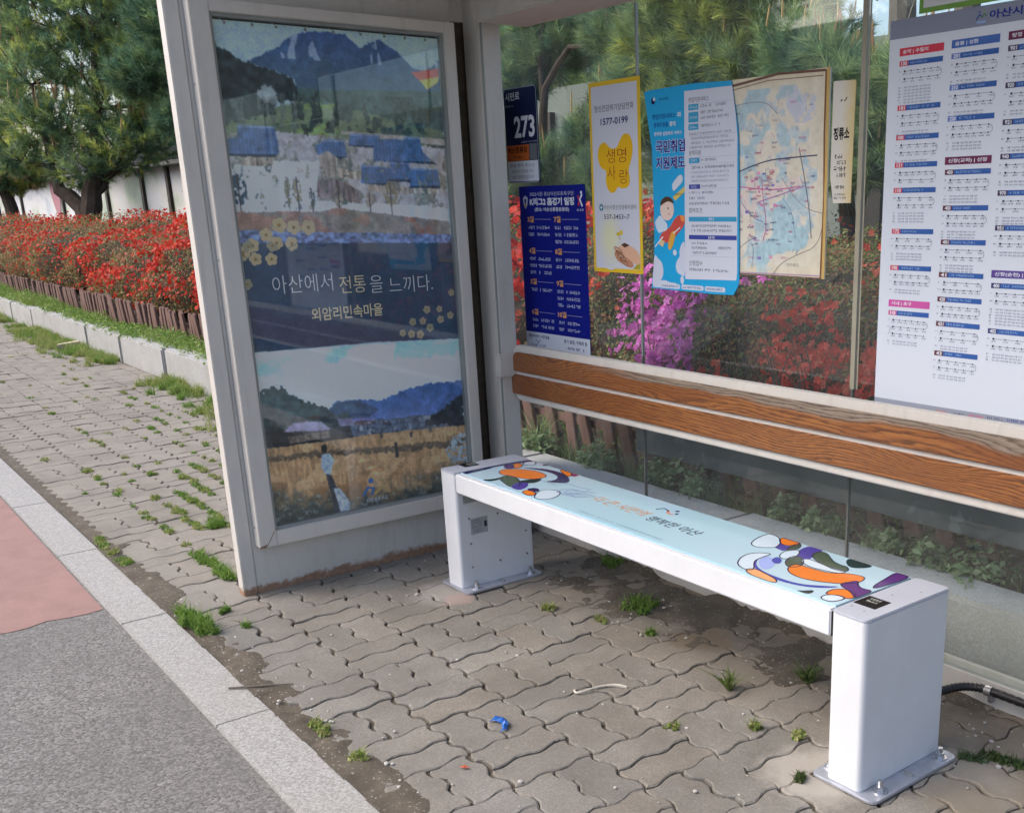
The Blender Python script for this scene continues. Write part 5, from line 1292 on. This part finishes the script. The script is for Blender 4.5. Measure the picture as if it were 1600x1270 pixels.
# ------------------------------------------------------------------ pines
M_bark = simple('pine_bark', (.050, .036, .026), .95, var=.45, scale=12, bump=.8, bscale=30)
def pine(label, trunks, pads, ntuft, nneedle, nlen, nwid, candles, clen, cols, group='pine trees', cand_w=.008, branch_r=.03, up=.7):
    base = trunks[0][0]
    tr = empty('pine_tree', base[:3], label, 'tree', group)
    b = MB()
    for tk in trunks: b.tube([q[:3] for q in tk], [q[3] for q in tk], 9)
    nodes = [Vector(q[:3]) for tk in trunks for q in tk[1:]]
    for (x, y, z, r) in pads:
        P = Vector((x, y, z)); n0 = min(nodes, key=lambda q: (q-P).length + max(0, q.z-P.z)*1.5)
        mid = (n0+P)/2+Vector((random.uniform(-.1, .1), random.uniform(-.1, .1), -.12*(P-n0).length))
        pts = bez(n0, n0.lerp(mid, .7), mid.lerp(P, .5), P+Vector((0, 0, -r*.25)), 8)
        b.tube(pts, [branch_r*(1-.75*i/8) for i in range(9)], 6)
        for k in range(5):
            d = Vector((random.uniform(-1, 1), random.uniform(-1, 1), random.uniform(-.1, .6))).normalized()*r*.85
            b.tube([pts[6], pts[7]+d*.4, P+d], [branch_r*.35, branch_r*.25, branch_r*.1], 5)
    b.build('trunk', M_bark, tr)
    vol = np.array([q[3]**2 for q in pads]); pi_ = rng.choice(len(pads), ntuft, p=vol/vol.sum())
    C_ = np.array([q[:3] for q in pads])[pi_]; r = np.array([q[3] for q in pads])[pi_]
    d = rng.normal(0, 1, (ntuft, 3)); d /= np.linalg.norm(d, axis=1, keepdims=True)
    rr = rng.uniform(.35, 1.08, ntuft)**.6
    P = C_ + d*(r*rr)[:, None]*np.array([1, 1, .72])
    D = d*.75+np.array([0, 0, up])+rng.normal(0, .25, (ntuft, 3)); D, A1, B1_ = rot_frames(D)
    tone = pal(ntuft, cols, .22)
    n = ntuft*nneedle
    rep = lambda q: np.repeat(q, nneedle, 0)
    t_ = rng.uniform(-.9, .35, n)[:, None]*nlen*.9; th = rng.uniform(0, 2*np.pi, n)[:, None]; el = rng.uniform(.25, 1.0, n)[:, None]
    S = rep(P)+rep(D)*t_
    dirn = rep(D)*np.cos(el)+(rep(A1)*np.cos(th)+rep(B1_)*np.sin(th))*np.sin(el); dirn += np.array([0, 0, -.10])
    L = (nlen*rng.uniform(.7, 1.15, n))[:, None]
    side = np.cross(dirn, rng.normal(0, 1, (n, 3))); side /= np.linalg.norm(side, axis=1, keepdims=True)
    V_ = np.stack([S-side*nwid/2, S+side*nwid/2, S+dirn*L], 1).reshape(-1, 3)
    cc = np.clip(np.repeat(rep(tone)*rng.uniform(1.7, 2.6, (n, 1)), 3, 0), 0, .8)
    put('needles', (V_, np.arange(3*n).reshape(n, 3), cc), M_needle, tr)
    if candles:
        k = np.argsort(-(D[:, 2]+(d[:, 2])*.8+rng.normal(0, .3, ntuft)))[:candles]
        vs = []; fs = []; cs = []; m_ = 0
        for i in k:
            for q in range(random.choice((1, 1, 2, 3))):
                l_ = clen*random.uniform(.5, 1.15); ax = np.array([random.gauss(0, .10), random.gauss(0, .10), 1.0]); p0 = P[i]+np.array([random.gauss(0, .02), random.gauss(0, .02), 0])
                w_ = cand_w*random.uniform(.8, 1.2)
                for ring, (h_, wf) in enumerate(((0, 1), (.75, .85), (1, .15))):
                    for j in range(5):
                        a = 2*math.pi*j/5; vs.append(p0+ax*l_*h_+np.array([math.cos(a), math.sin(a), 0])*w_*wf)
                cN = lin(random.choice(((196, 170, 118), (188, 150, 112), (176, 128, 104), (204, 184, 138))))
                cs += [cN]*15
                for ring in range(2):
                    for j in range(5): fs.append((m_+ring*5+j, m_+ring*5+(j+1) % 5, m_+(ring+1)*5+(j+1) % 5, m_+(ring+1)*5+j))
                m_ += 15
        put('young_shoots', (np.array(vs), np.array(fs), np.array(cs)), M_leaf, tr)
    return tr
YG = [(112, 124, 66), (96, 112, 66), (128, 134, 72), (84, 102, 64), (76, 96, 70)]
DG = [(66, 88, 66), (56, 78, 60), (80, 98, 66), (60, 84, 70)]
MG = [(92, 112, 80), (78, 100, 78), (104, 122, 84), (70, 92, 74), (112, 124, 88)]
T1 = pine('dark forked pine trunk with a broad crown, left of the shelter', [[(-18.52,2.45,.7,.22),(-18.56,2.50,1.14,.19),(-18.61,2.60,1.48,.19),(-18.66,2.65,1.71,.17),(-18.68,2.78,2.05,.14),(-18.8,3.0,3.2,.07),(-19,3.2,4.6,.05)],
      [(-18.54,2.48,1.1,.17),(-18.71,2.45,1.43,.15),(-18.89,2.33,1.63,.14),(-19.05,2.20,1.75,.12),(-19.24,2.17,2.18,.06),(-19.5,2.2,3.2,.05)],[(-18.61,2.67,1.62,.06),(-18.51,2.87,1.80,.05),(-18.64,2.95,1.95,.05)]],
     [(-18.87,2.64,2.23,.65),(-18.49,3.26,2.56,.77),(-18.21,3.64,2.66,.60),(-19.57,2.15,2.98,.71),(-19.19,2.61,2.97,.71),(-18.73,3.32,3.30,.77),(-19.93,2.16,3.90,.77),(-19.37,2.94,4.11,.83),(-18.70,3.78,4.21,.71),(-19.97,2.53,4.81,.83),(-19.24,3.47,4.90,.95),(-18.65,4.22,5.00,.71),(-18.22,3.98,3.40,.60),(-19.75,1.67,2.42,.54),(-19.82,3.20,5.82,1.07),(-19.00,4.23,5.91,.95),(-20.56,2.26,5.73,.95)],
     4300, 32, .17, .012, 170, .30, YG+MG+DG, cand_w=.018, branch_r=.05)
pine('pale leaning pine at the far left edge, behind the hedge', [[(-24.6,2.3,.7,.15),(-24.69,2.31,1.10,.15),(-24.83,2.32,1.47,.14),(-25.0,2.29,1.83,.13),(-25.4,2.2,3.0,.10),(-25.8,2.3,5,.06)]],
     [(-25.04,2.36,2.08,.50),(-24.69,2.80,2.2,.41),(-25.51,2.00,2.54,.88),(-25.91,2.18,3.94,1.17),(-26.00,2.67,5.19,1.17)], 3000, 28, .18, .014, 30, .3, YG+[(140, 118, 84)], cand_w=.02, branch_r=.06)
pine('shadowy dark pine beside the left post of the shelter', [[(-14.2,4.3,.8,.13),(-14.3,4.1,1.9,.12),(-14.6,3.9,3.2,.09),(-14.8,3.7,4.6,.05)]],
     [(-15.04,3.11,3.48,.61),(-14.59,3.24,2.75,.48),(-15.26,2.76,3.39,.45),(-15.08,3.43,4.25,.71),(-14.63,3.56,3.37,.61),(-14.61,3.95,4.14,.91),(-14.20,3.84,2.98,.85)], 4200, 28, .16, .010, 24, .22, DG, cand_w=.015, branch_r=.05)
pine('thin young pine with a forked stem seen just right of the address plate', [[(-3.76,2.62,.45,.05),(-3.76,2.60,.84,.045),(-3.67,2.60,1.65,.04),(-3.63,2.60,2.03,.035),(-3.59,2.60,2.22,.03),(-3.40,2.60,2.38,.025),(-3.24,2.60,2.48,.022),(-3.00,2.60,2.46,.02),(-2.69,2.60,2.38,.016),(-2.34,2.60,2.30,.012)],[(-3.63,2.60,2.03,.03),(-3.62,2.60,2.10,.025),(-3.64,2.60,2.36,.02),(-3.58,2.60,2.74,.014)]],
     [(-4.12,2.75,1.71,.30),(-3.75,2.8,2.62,.38),(-4.05,2.7,2.35,.26),(-3.19,2.75,1.86,.25),(-3.47,2.45,1.66,.22),(-2.69,2.65,2.52,.25),(-2.78,2.7,2.06,.22),(-4.17,2.6,1.38,.25),(-3.23,2.6,1.44,.20),(-2.40,2.7,2.66,.26),(-2.9,2.6,1.6,.2)],
     1500, 60, .13, .0050, 110, .16, MG+DG, cand_w=.0075, branch_r=.016)
T5 = pine('bushy pine with hanging needles above the yellow and cyan notices', [[(-1.15,2.62,.5,.055),(-1.20,2.60,.93,.05),(-1.24,2.60,1.79,.042),(-1.28,2.60,2.13,.036),(-1.34,2.60,2.32,.032),(-1.45,2.60,2.62,.022)]],
     [(-1.89,2.40,2.37,.33),(-1.77,2.40,2.02,.21),(-2.11,2.40,1.84,.22),(-1.41,2.40,2.39,.28),(-1.59,2.40,2.15,.24),(-1.18,2.40,2.18,.23),(-2.17,2.40,2.17,.22),(-1.64,2.40,2.67,.36),(-1.08,2.40,2.56,.30),(-1.5,2.5,1.7,.25),(-0.9,2.5,2.45,.28),(-1.1,2.5,1.65,.22),(-2.0,2.5,1.55,.2)],
     1750, 62, .13, .0048, 110, .17, MG+YG, cand_w=.007, branch_r=.015)
pine('grey stemmed pine with tall pale shoots beside the route map', [[(-.62,2.85,.5,.06),(-.62,2.80,.94,.055),(-.73,2.80,1.77,.048),(-.80,2.80,2.17,.045),(-.83,2.80,2.38,.045),(-.86,2.80,2.8,.04)]],
     [(-.63,2.25,2.18,.20),(-.48,2.2,2.08,.17),(-.16,2.20,1.96,.20),(-.03,2.20,1.76,.20),(.03,2.20,1.57,.17),(-.30,2.20,2.10,.17),(.04,2.20,1.98,.12),(-.10,2.20,1.52,.14),(-.48,2.20,1.90,.21),(.10,2.20,1.82,.18),(.32,2.20,1.95,.22),(.47,2.20,1.53,.25),(-.6,2.3,1.6,.22),(-.3,2.3,1.55,.22),(-.68,2.3,1.95,.2),(.8,2.3,1.8,.3),(1.2,2.3,2.0,.3)],
     1500, 62, .125, .0046, 120, .17, MG, cand_w=.0068, branch_r=.013)
def copy_tree(root, dx, dy, dz, sc_, rz, label):
    r = root.copy(); col.objects.link(r); r.location = (root.location[0]+dx, root.location[1]+dy, root.location[2]+dz); r.scale = (sc_,)*3; r.rotation_euler = (0, 0, rz); r['label'] = label
    for ch in root.children:
        c = ch.copy(); col.objects.link(c); c.parent = r
    return r
copy_tree(T1, -9, 5.5, .2, 1.25, 1.2, 'big pine beyond the mural wall at the far left')
copy_tree(T1, -2.5, 6.5, .3, 1.3, 2.6, 'tall pine beyond the mural wall behind the forked pine')
copy_tree(T1, 5.0, 5.5, .2, 1.1, 4.0, 'tall pine beyond the mural wall hidden behind the side case')
copy_tree(T1, 9.5, 4.5, .2, 1.0, 5.2, 'broad pine beyond the wall above the blue schedule')
copy_tree(T1, 13.0, 5.0, .0, .95, .6, 'broad pine beyond the wall above the cyan leaflet')
for k, (x, y, sc_) in enumerate(((-13, -15, 1.15), (-17.5, -17, 1.3), (-22, -16, 1.2), (-27, -18, 1.35), (-9.5, -18, 1.3), (-5.5, -17, 1.2), (-1, -18, 1.25))):  # unseen pines added to keep bright sky out of the glass reflections
    copy_tree(T1, x+18.5, y-2.5, -.75, sc_, 1.3*k, ('unseen pine added across the street to dim reflections, opposite the front post', 'unseen pine added across the street to dim reflections, by the blue grey building', 'unseen pine added across the street to dim reflections, second left of the front post', 'unseen pine added farthest left across the street to dim reflections', 'unseen pine added across the street to dim reflections, by the beige building corner', 'unseen pine added across the street to dim reflections, opposite the side case', 'unseen pine added across the street to dim reflections, opposite the bench')[k])
# bare broadleaf tree against the sky at the upper right
M_gbark = simple('grey_bark', (.13, .12, .11), .9, var=.3, scale=10, bump=.5)
bt_ = empty('bare_tree', (-2.2, 6.2, .8), 'leafless grey tree rising beyond the wall against the pale sky', 'tree')
b = MB(); b.tube([(-2.2,6.2,.8),(-2.25,6.2,2.6),(-2.3,6.3,4.5),(-2.6,6.3,6)], [.13,.12,.09,.05], 9); b.tube([(-3.0,6.3,2.2),(-3.05,6.3,3.6),(-3.4,6.4,5)], [.14,.12,.06], 9); b.build('trunk', M_gbark, bt_)
b = MB()
for k in range(70):
    p = Vector((random.uniform(-4.2, -.6), random.uniform(5.7, 7.5), random.uniform(2.5, 4.4))); d = Vector((random.uniform(-1, 1), random.uniform(-.5, .5), random.uniform(.2, 1.2)))*.5
    b.tube([p, p+d*.5+Vector((0, 0, random.uniform(-.1, .1))), p+d], [.014, .009, .003], 4)
b.build('bare_branches', M_gbark, bt_)

# ------------------------------------------------------------------ weeds and grass
def blades(cx, cy, cz, n, rad, h, cols, wid=.004, lean=.5):
    a = rng.uniform(0, 2*np.pi, n); r = rad*np.sqrt(rng.uniform(0, 1, n)); B = np.stack([cx+r*np.cos(a), cy+r*np.sin(a), np.full(n, cz)], 1)
    hh = h*rng.uniform(.5, 1.15, n); d = rng.normal(0, lean, (n, 2)); T = B+np.stack([d[:, 0]*hh, d[:, 1]*hh, hh], 1)
    Mid = (B+T)/2+np.stack([-d[:, 0]*hh*.15, -d[:, 1]*hh*.15, hh*.12], 1)
    s_ = np.stack([np.cos(a+1.3), np.sin(a+1.3), 0*a], 1)*wid/2
    V_ = np.stack([B-s_, B+s_, Mid+s_*.8, Mid-s_*.8, Mid-s_*.8, Mid+s_*.8, T+s_*.1, T-s_*.1], 1).reshape(-1, 3)
    return V_, np.arange(8*n).reshape(-1, 4), np.repeat(pal(n, cols), 8, 0)
def rosette(cx, cy, cz, n, rad, h, size, cols, asp=.55):
    a = rng.uniform(0, 2*np.pi, n); r = rad*np.sqrt(rng.uniform(0, 1, n)); z = cz+h*rng.uniform(.15, 1, n)*(1-.6*(r/rad)**2)
    P = np.stack([cx+r*np.cos(a), cy+r*np.sin(a), z], 1); N = np.stack([np.cos(a)*.5, np.sin(a)*.5, np.ones(n)], 1)
    return leaves(P, N, size, pal(n, cols), asp, .3)
GR = [(106, 140, 60), (120, 150, 66), (88, 122, 52), (134, 158, 84)]
YGR = [(140, 156, 84), (150, 160, 92), (118, 140, 70), (164, 160, 110)]
MUG = [(124, 150, 104), (142, 164, 120), (108, 134, 92), (156, 172, 134)]
def weed(label, VFC, cat='weed', name='weed', group='weeds in the paving joints'):
    return tag(put(name, VFC, M_leaf), label, cat, group)
def tuft(x, y, r, n, h=.05, cols=GR):
    if r < .016 or n < 40: return tuft0(x, y, r, n, h, cols)
    return join(*[tuft0(x+random.gauss(0, r*.6), y+random.gauss(0, r*.35), r*random.uniform(.3, .7), max(6, n//5), h*random.uniform(.4, 1.0), cols) for _ in range(6)])
def tuft0(x, y, r, n, h=.05, cols=GR): return join(blades(x, y, 0, n, r, h, cols), rosette(x, y, 0, n, r, h*.6, .016, cols))
def strip(x0, y0, x1, y1, w_, n, h=.04, cols=GR):
    L = []
    for k in range(12):
        q = (k+random.random()*.8)/12; L.append(tuft(x0+(x1-x0)*q, y0+(y1-y0)*q, w_*random.uniform(.6, 1.2), n//12+1, h, cols))
    return join(*L)
weed('long thick grass clump along the kerb in front of the front post', strip(.02, -1.515, .29, -1.50, .035, 900, .055))
weed('tiny grass tuft beside the foot of the front post', tuft(.088, -1.396, .022, 60, .035))
weed('small weed in the paving just right of the front post', tuft(.292, -1.389, .018, 30, .03))
weed('bright green grass clump left of the front post, higher one', tuft(-1.0, -1.05, .055, 220, .05))
weed('long bright grass strip left of the front post, lower one', strip(-.62, -1.262, -.22, -1.262, .03, 700, .042))
weed('grass tuft in the dirt by the kerb, nearer the stick', tuft(1.158, -1.494, .026, 70, .03, YGR))
weed('grass tuft in the dirt by the kerb, nearest the camera', tuft(1.398, -1.490, .028, 70, .032, YGR))
weed('bright grass tuft under the middle of the bench by the rail', tuft(.648, -.085, .05, 160, .055))
weed('leafy green weed under the bench, left of the round brown patch', join(tuft(1.038, -.267, .055, 150, .05), tuft(1.10, -.30, .03, 60, .04)))
weed('yellow green weed below the bench beam left of centre', tuft(.851, -.534, .028, 60, .035, YGR))
weed('small weed in the joint below the bench, between two larger ones', tuft(1.062, -.46, .022, 40, .03, YGR))
weed('dark little weed just left of the round brown patch', tuft(1.26, -.406, .020, 50, .03))
weed('spiky star shaped weed to the left of the near bench leg', blades(1.734, -.496, 0, 34, .010, .055, [(96, 112, 62), (116, 132, 78)], .007, .75))
weed('spiky star shaped weed under the near end of the bench', blades(1.851, -.290, 0, 44, .012, .062, [(92, 108, 62), (112, 128, 76)], .008, .8))
weed('yellow green sprig left of the near bench leg', tuft(1.95, -.608, .018, 36, .03, YGR))
weed('low weed close to the near bench leg', tuft(2.064, -.555, .022, 40, .02, YGR))
weed('flat creeping weed at the right edge behind the near bench leg', strip(2.44, -.275, 2.54, -.25, .02, 120, .02, [(88, 108, 62), (70, 90, 52)]))
weed('dark moss tuft at the front corner of the near base plate', strip(2.20, -.70, 2.215, -.72, .012, 120, .018, [(80, 96, 54)]))
weed('grass along the right rim of the near base plate', strip(2.405, -.33, 2.46, -.30, .012, 100, .022, [(84, 104, 70), (100, 120, 84)]))
weed('weed in the joint between the blue wrapper and the near leg', tuft(1.801, -.775, .018, 40, .02, YGR))
# grass in the joints of the far pavement and along the border: a mass
L = []
for k in range(120):
    x = -1.6-abs(random.gauss(0, 4.2)); 
    if x < -13: continue
    y = random.choice([-.303, -.422, -.541, -.66, -.779, -.898, -1.017, -1.136, -1.255, -1.374]) + random.gauss(0, .008)
    pr_ = .25+.75*(y > -.7)+.2*(x > -3.5)
    if random.random() > pr_: continue
    L.append(tuft(x, y, random.uniform(.012, .035), random.randint(8, 26), random.uniform(.012, .03), random.choice((GR, YGR, YGR))))
for k in range(620):
    x = -1.0-random.random()*12.5; y = .03-abs(random.gauss(0, .15)); r = random.uniform(.03, .08)
    if fbm(np.array([x*1.4]), np.array([3.3]), 3, 5)[0] < .40: continue
    L.append(tuft(x, y, r, random.randint(30, 70), random.uniform(.04, .11), random.choice((GR, YGR, YGR))))
for y, x0, x1 in ((-1.017, -2.0, -1.1), (-1.255, -2.6, -.6), (-1.017, -5, -.3), (-.541, -5, -.6), (-.66, -4, -1.0), (-.422, -5, -1), (-1.13, -1.75, -1.0), (-.90, -2.2, -1.5), (-.779, -2.6, -1.2), (-1.52, -1.2, -.5)):
    for k in range(16): L.append(tuft(random.uniform(x0, x1), y+random.gauss(0, .008), .022, 22, .022, random.choice((GR, YGR))))
tag(put('joint_grass', join(*L), M_leaf), 'grass and low weeds sprouting along the paving joints and the granite border', 'grass', kind='stuff')
L = []
for k in range(560):
    x = -1.2-random.random()*15; y = random.uniform(.13, .40); f = fbm(np.array([x*.9]), np.array([1.0]), 3, 15)[0]
    L.append(join(blades(x, y, .22, 22, .09, (.05+.18*f)*(1 if y < .3 else .7), random.choice((GR, GR, YGR))), rosette(x, y, .22, 22, .11, (.06+.22*f)*(1 if y < .3 else .7), .034, GR+[(120, 146, 70)])))
tag(put('bed_grass', join(*L), M_leaf), 'thick green grass and weeds between the fence and the granite border', 'grass', kind='stuff')
L = []
for k in range(60):
    x = random.uniform(-1.0, 3.2); y = random.uniform(.24, .36); L.append(blades(x, y, .20, 18, .05, .12, [(96, 116, 70), (112, 130, 84)], .005))
tag(put('bed_grass', join(*L), M_leaf), 'thin grass behind the glass at the foot of the picket fence', 'grass', kind='stuff')
plants = [(-.38, .27, .10, .16, 'leftmost leafy weed behind the glass, tall and grassy'), (.10, .30, .13, .15, 'second leafy weed from the left behind the glass'), (.42, .29, .10, .13, 'leafy weed behind the first glass seam above the bench'),
          (.74, .28, .14, .17, 'large round leafy weed behind the glass, left of the brown dry weed'), (1.22, .29, .09, .13, 'upright leafy weed right of the brown dry weed'), (1.40, .285, .11, .13, 'low leafy weed left of the second glass seam'),
          (1.62, .29, .08, .10, 'small leafy weed just right of the second glass seam'), (1.80, .28, .11, .14, 'rounded leafy weed behind the right part of the bench'), (2.07, .275, .15, .13, 'wide pale leafy weed near the right edge behind the glass')]
for i, (x, y, r, h, lb) in enumerate(plants):
    a = [rosette(x+random.gauss(0, r*.4), y+random.gauss(0, r*.25), .225, 60, r*.6, h*random.uniform(.6, 1), .034, MUG) for _ in range(4)]
    if i == 0: a.append(blades(x, y, .22, 60, .06, .2, [(120, 138, 86), (140, 150, 110)], .006))
    weed(lb, join(*a), 'weed', 'leafy_weed', 'leafy weeds behind the glass')
weed('brown dry weed on the granite border behind the glass', join(rosette(1.02, .29, .225, 26, .04, .10, .03, [(128, 104, 62), (146, 122, 80)]), blades(1.02, .29, .22, 14, .03, .12, [(128, 104, 62)], .006)), 'weed', 'dry_weed', 'leafy weeds behind the glass')
weed('tiny seedling on top of the granite border right of the bench', rosette(2.07, .15, .247, 24, .03, .03, .016, MUG), 'weed', 'seedling', 'leafy weeds behind the glass')
weed('leafy groundcover at the foot of the azaleas behind the glass', join(*[rosette(random.uniform(-1, 3), random.uniform(.42, .6), .24, 24, .09, .16, .034, GREENS+GR) for _ in range(60)]), 'groundcover', 'groundcover')['kind'] = 'stuff'

# ================================================================== litter
M_blue = simple('blue_film', (.02, .12, .42), .2, var=.4, scale=60)
b = MB(); pts = []
for i in range(9):
    q = i/8; pts.append((1.440+.075*q, -1.120+.022*math.sin(q*3.1)-.01*q, .003+.008*abs(math.sin(q*6))))
vs = []; fs = []
for i, (x, y, z) in enumerate(pts): vs += [(x, y-.010+.004*math.sin(i*2), z), (x, y, z+.009*(i % 2)+.003), (x, y+.011, z+.002)]
for i in range(8):
    for j in range(2): fs.append((i*3+j, i*3+3+j, i*3+4+j, i*3+1+j))
b.add(vs, fs); tag(b.build('candy_wrapper', M_blue), 'crumpled shiny blue wrapper lying on the paving', 'wrapper', 'litter on the paving')
b = MB(); b.tube([(.742, -1.60, .006), (.78, -1.55, .0075), (.81, -1.50, .0075), (.846, -1.443, .007)], [.003, .0035, .0032, .002], 7)
tag(b.build('dry_stick', simple('dry_twig', (.13, .11, .09), .9)), 'thin dry stick lying across the kerb edge', 'stick', 'litter on the paving')
b = MB(); b.tube(bez((1.44, -.84, .004), (1.50, -.88, .008), (1.44, -.75, .012), (1.53, -.715, .005), 12), [.0035]*10+[.005, .006, .004], 7)
tag(b.build('pale_root', simple('bleached_root', (.50, .46, .40), .8)), 'pale curved root lying on the paving', 'root', 'litter on the paving')
b = MB(); b.add([(1.598,-1.313,.003),(1.612,-1.309,.006),(1.622,-1.297,.004),(1.606,-1.299,.008)], [(0,1,3),(1,2,3)]); tag(b.build('red_petal', simple('red_petal', (.40, .07, .03), .6)), 'single red petal lying on the paving', 'petal', 'litter on the paving')
b = MB(); b.add([(-8.53,-.19,0),(-8.43,-.23,0),(-8.60,.03,0),(-8.70,.02,0)]+[(-8.53,-.19,.07),(-8.43,-.23,.07),(-8.60,.03,.07),(-8.70,.02,.07)], [(0,3,2,1),(4,5,6,7),(0,1,5,4),(1,2,6,5),(2,3,7,6),(3,0,4,7)])
tag(b.build('broken_block', simple('buff_concrete', (.46, .41, .29), .9)), 'buff coloured broken block by the gap in the granite border', 'block')
ms = bpy.data.meshes.new('pebble'); bm = bmesh.new(); bmesh.ops.create_icosphere(bm, subdivisions=1, radius=1)
for v_ in bm.verts: v_.co *= random.uniform(.75, 1.2)
bm.to_mesh(ms); bm.free(); ms.materials.append(simple('pale_pebble', (.42, .40, .37), .9))
vs = []; fs = []
b = MB()
src = [tuple(v_.co) for v_ in ms.vertices]; fc = [tuple(p.vertices) for p in ms.polygons]
for k in range(420):
    x = random.uniform(-.2, 2.7); y = random.choice((random.uniform(-1.54, -1.42), random.uniform(-1.4, -.1), random.uniform(-.45, -.05))); s_ = abs(random.gauss(0, .0028))+.0012
    b.add([(x+p[0]*s_, y+p[1]*s_, .002+p[2]*s_*.7) for p in src], fc)
tag(b.build('gravel', ms.materials[0]), 'scattered pale grit and crumbs on the paving', 'gravel', kind='stuff')

# ================================================================== buildings across the street (seen only as reflections)
def block_building(x0, x1, h, c, label, y0=-28):
    o = empty('shop_building', ((x0+x1)/2, y0-5, 0), label, 'building', 'buildings across the street')
    b = MB(); b.box(x0, x1, y0-10, y0, -.06, h); b.build('wall', simple('render_wall', c, .8), o)
    for fl in range(int(h//3)):
        x = x0+.8
        while x < x1-2:
            b = MB(); b.box(x, x+1.9, y0+.002, y0+.05, fl*3+.7, fl*3+2.5); b.build('window', M_win, o); x += 3.4
t = NT('window_glass'); t.set((.03, .05, .07), .08); M_win = t.m
for k, (x0, x1, h, c) in enumerate(((-62, -34, 6.6, (.36, .37, .39)), (-34, -12, 7.2, (.36, .39, .44)), (-12, 10, 6.4, (.42, .41, .40)), (10, 34, 7.0, (.34, .37, .41)))):
    block_building(x0, x1, h, c, ('grey block at the far left across the street', 'blue grey two storey building across the street', 'beige two storey building across the street', 'slate two storey building across the street')[k])
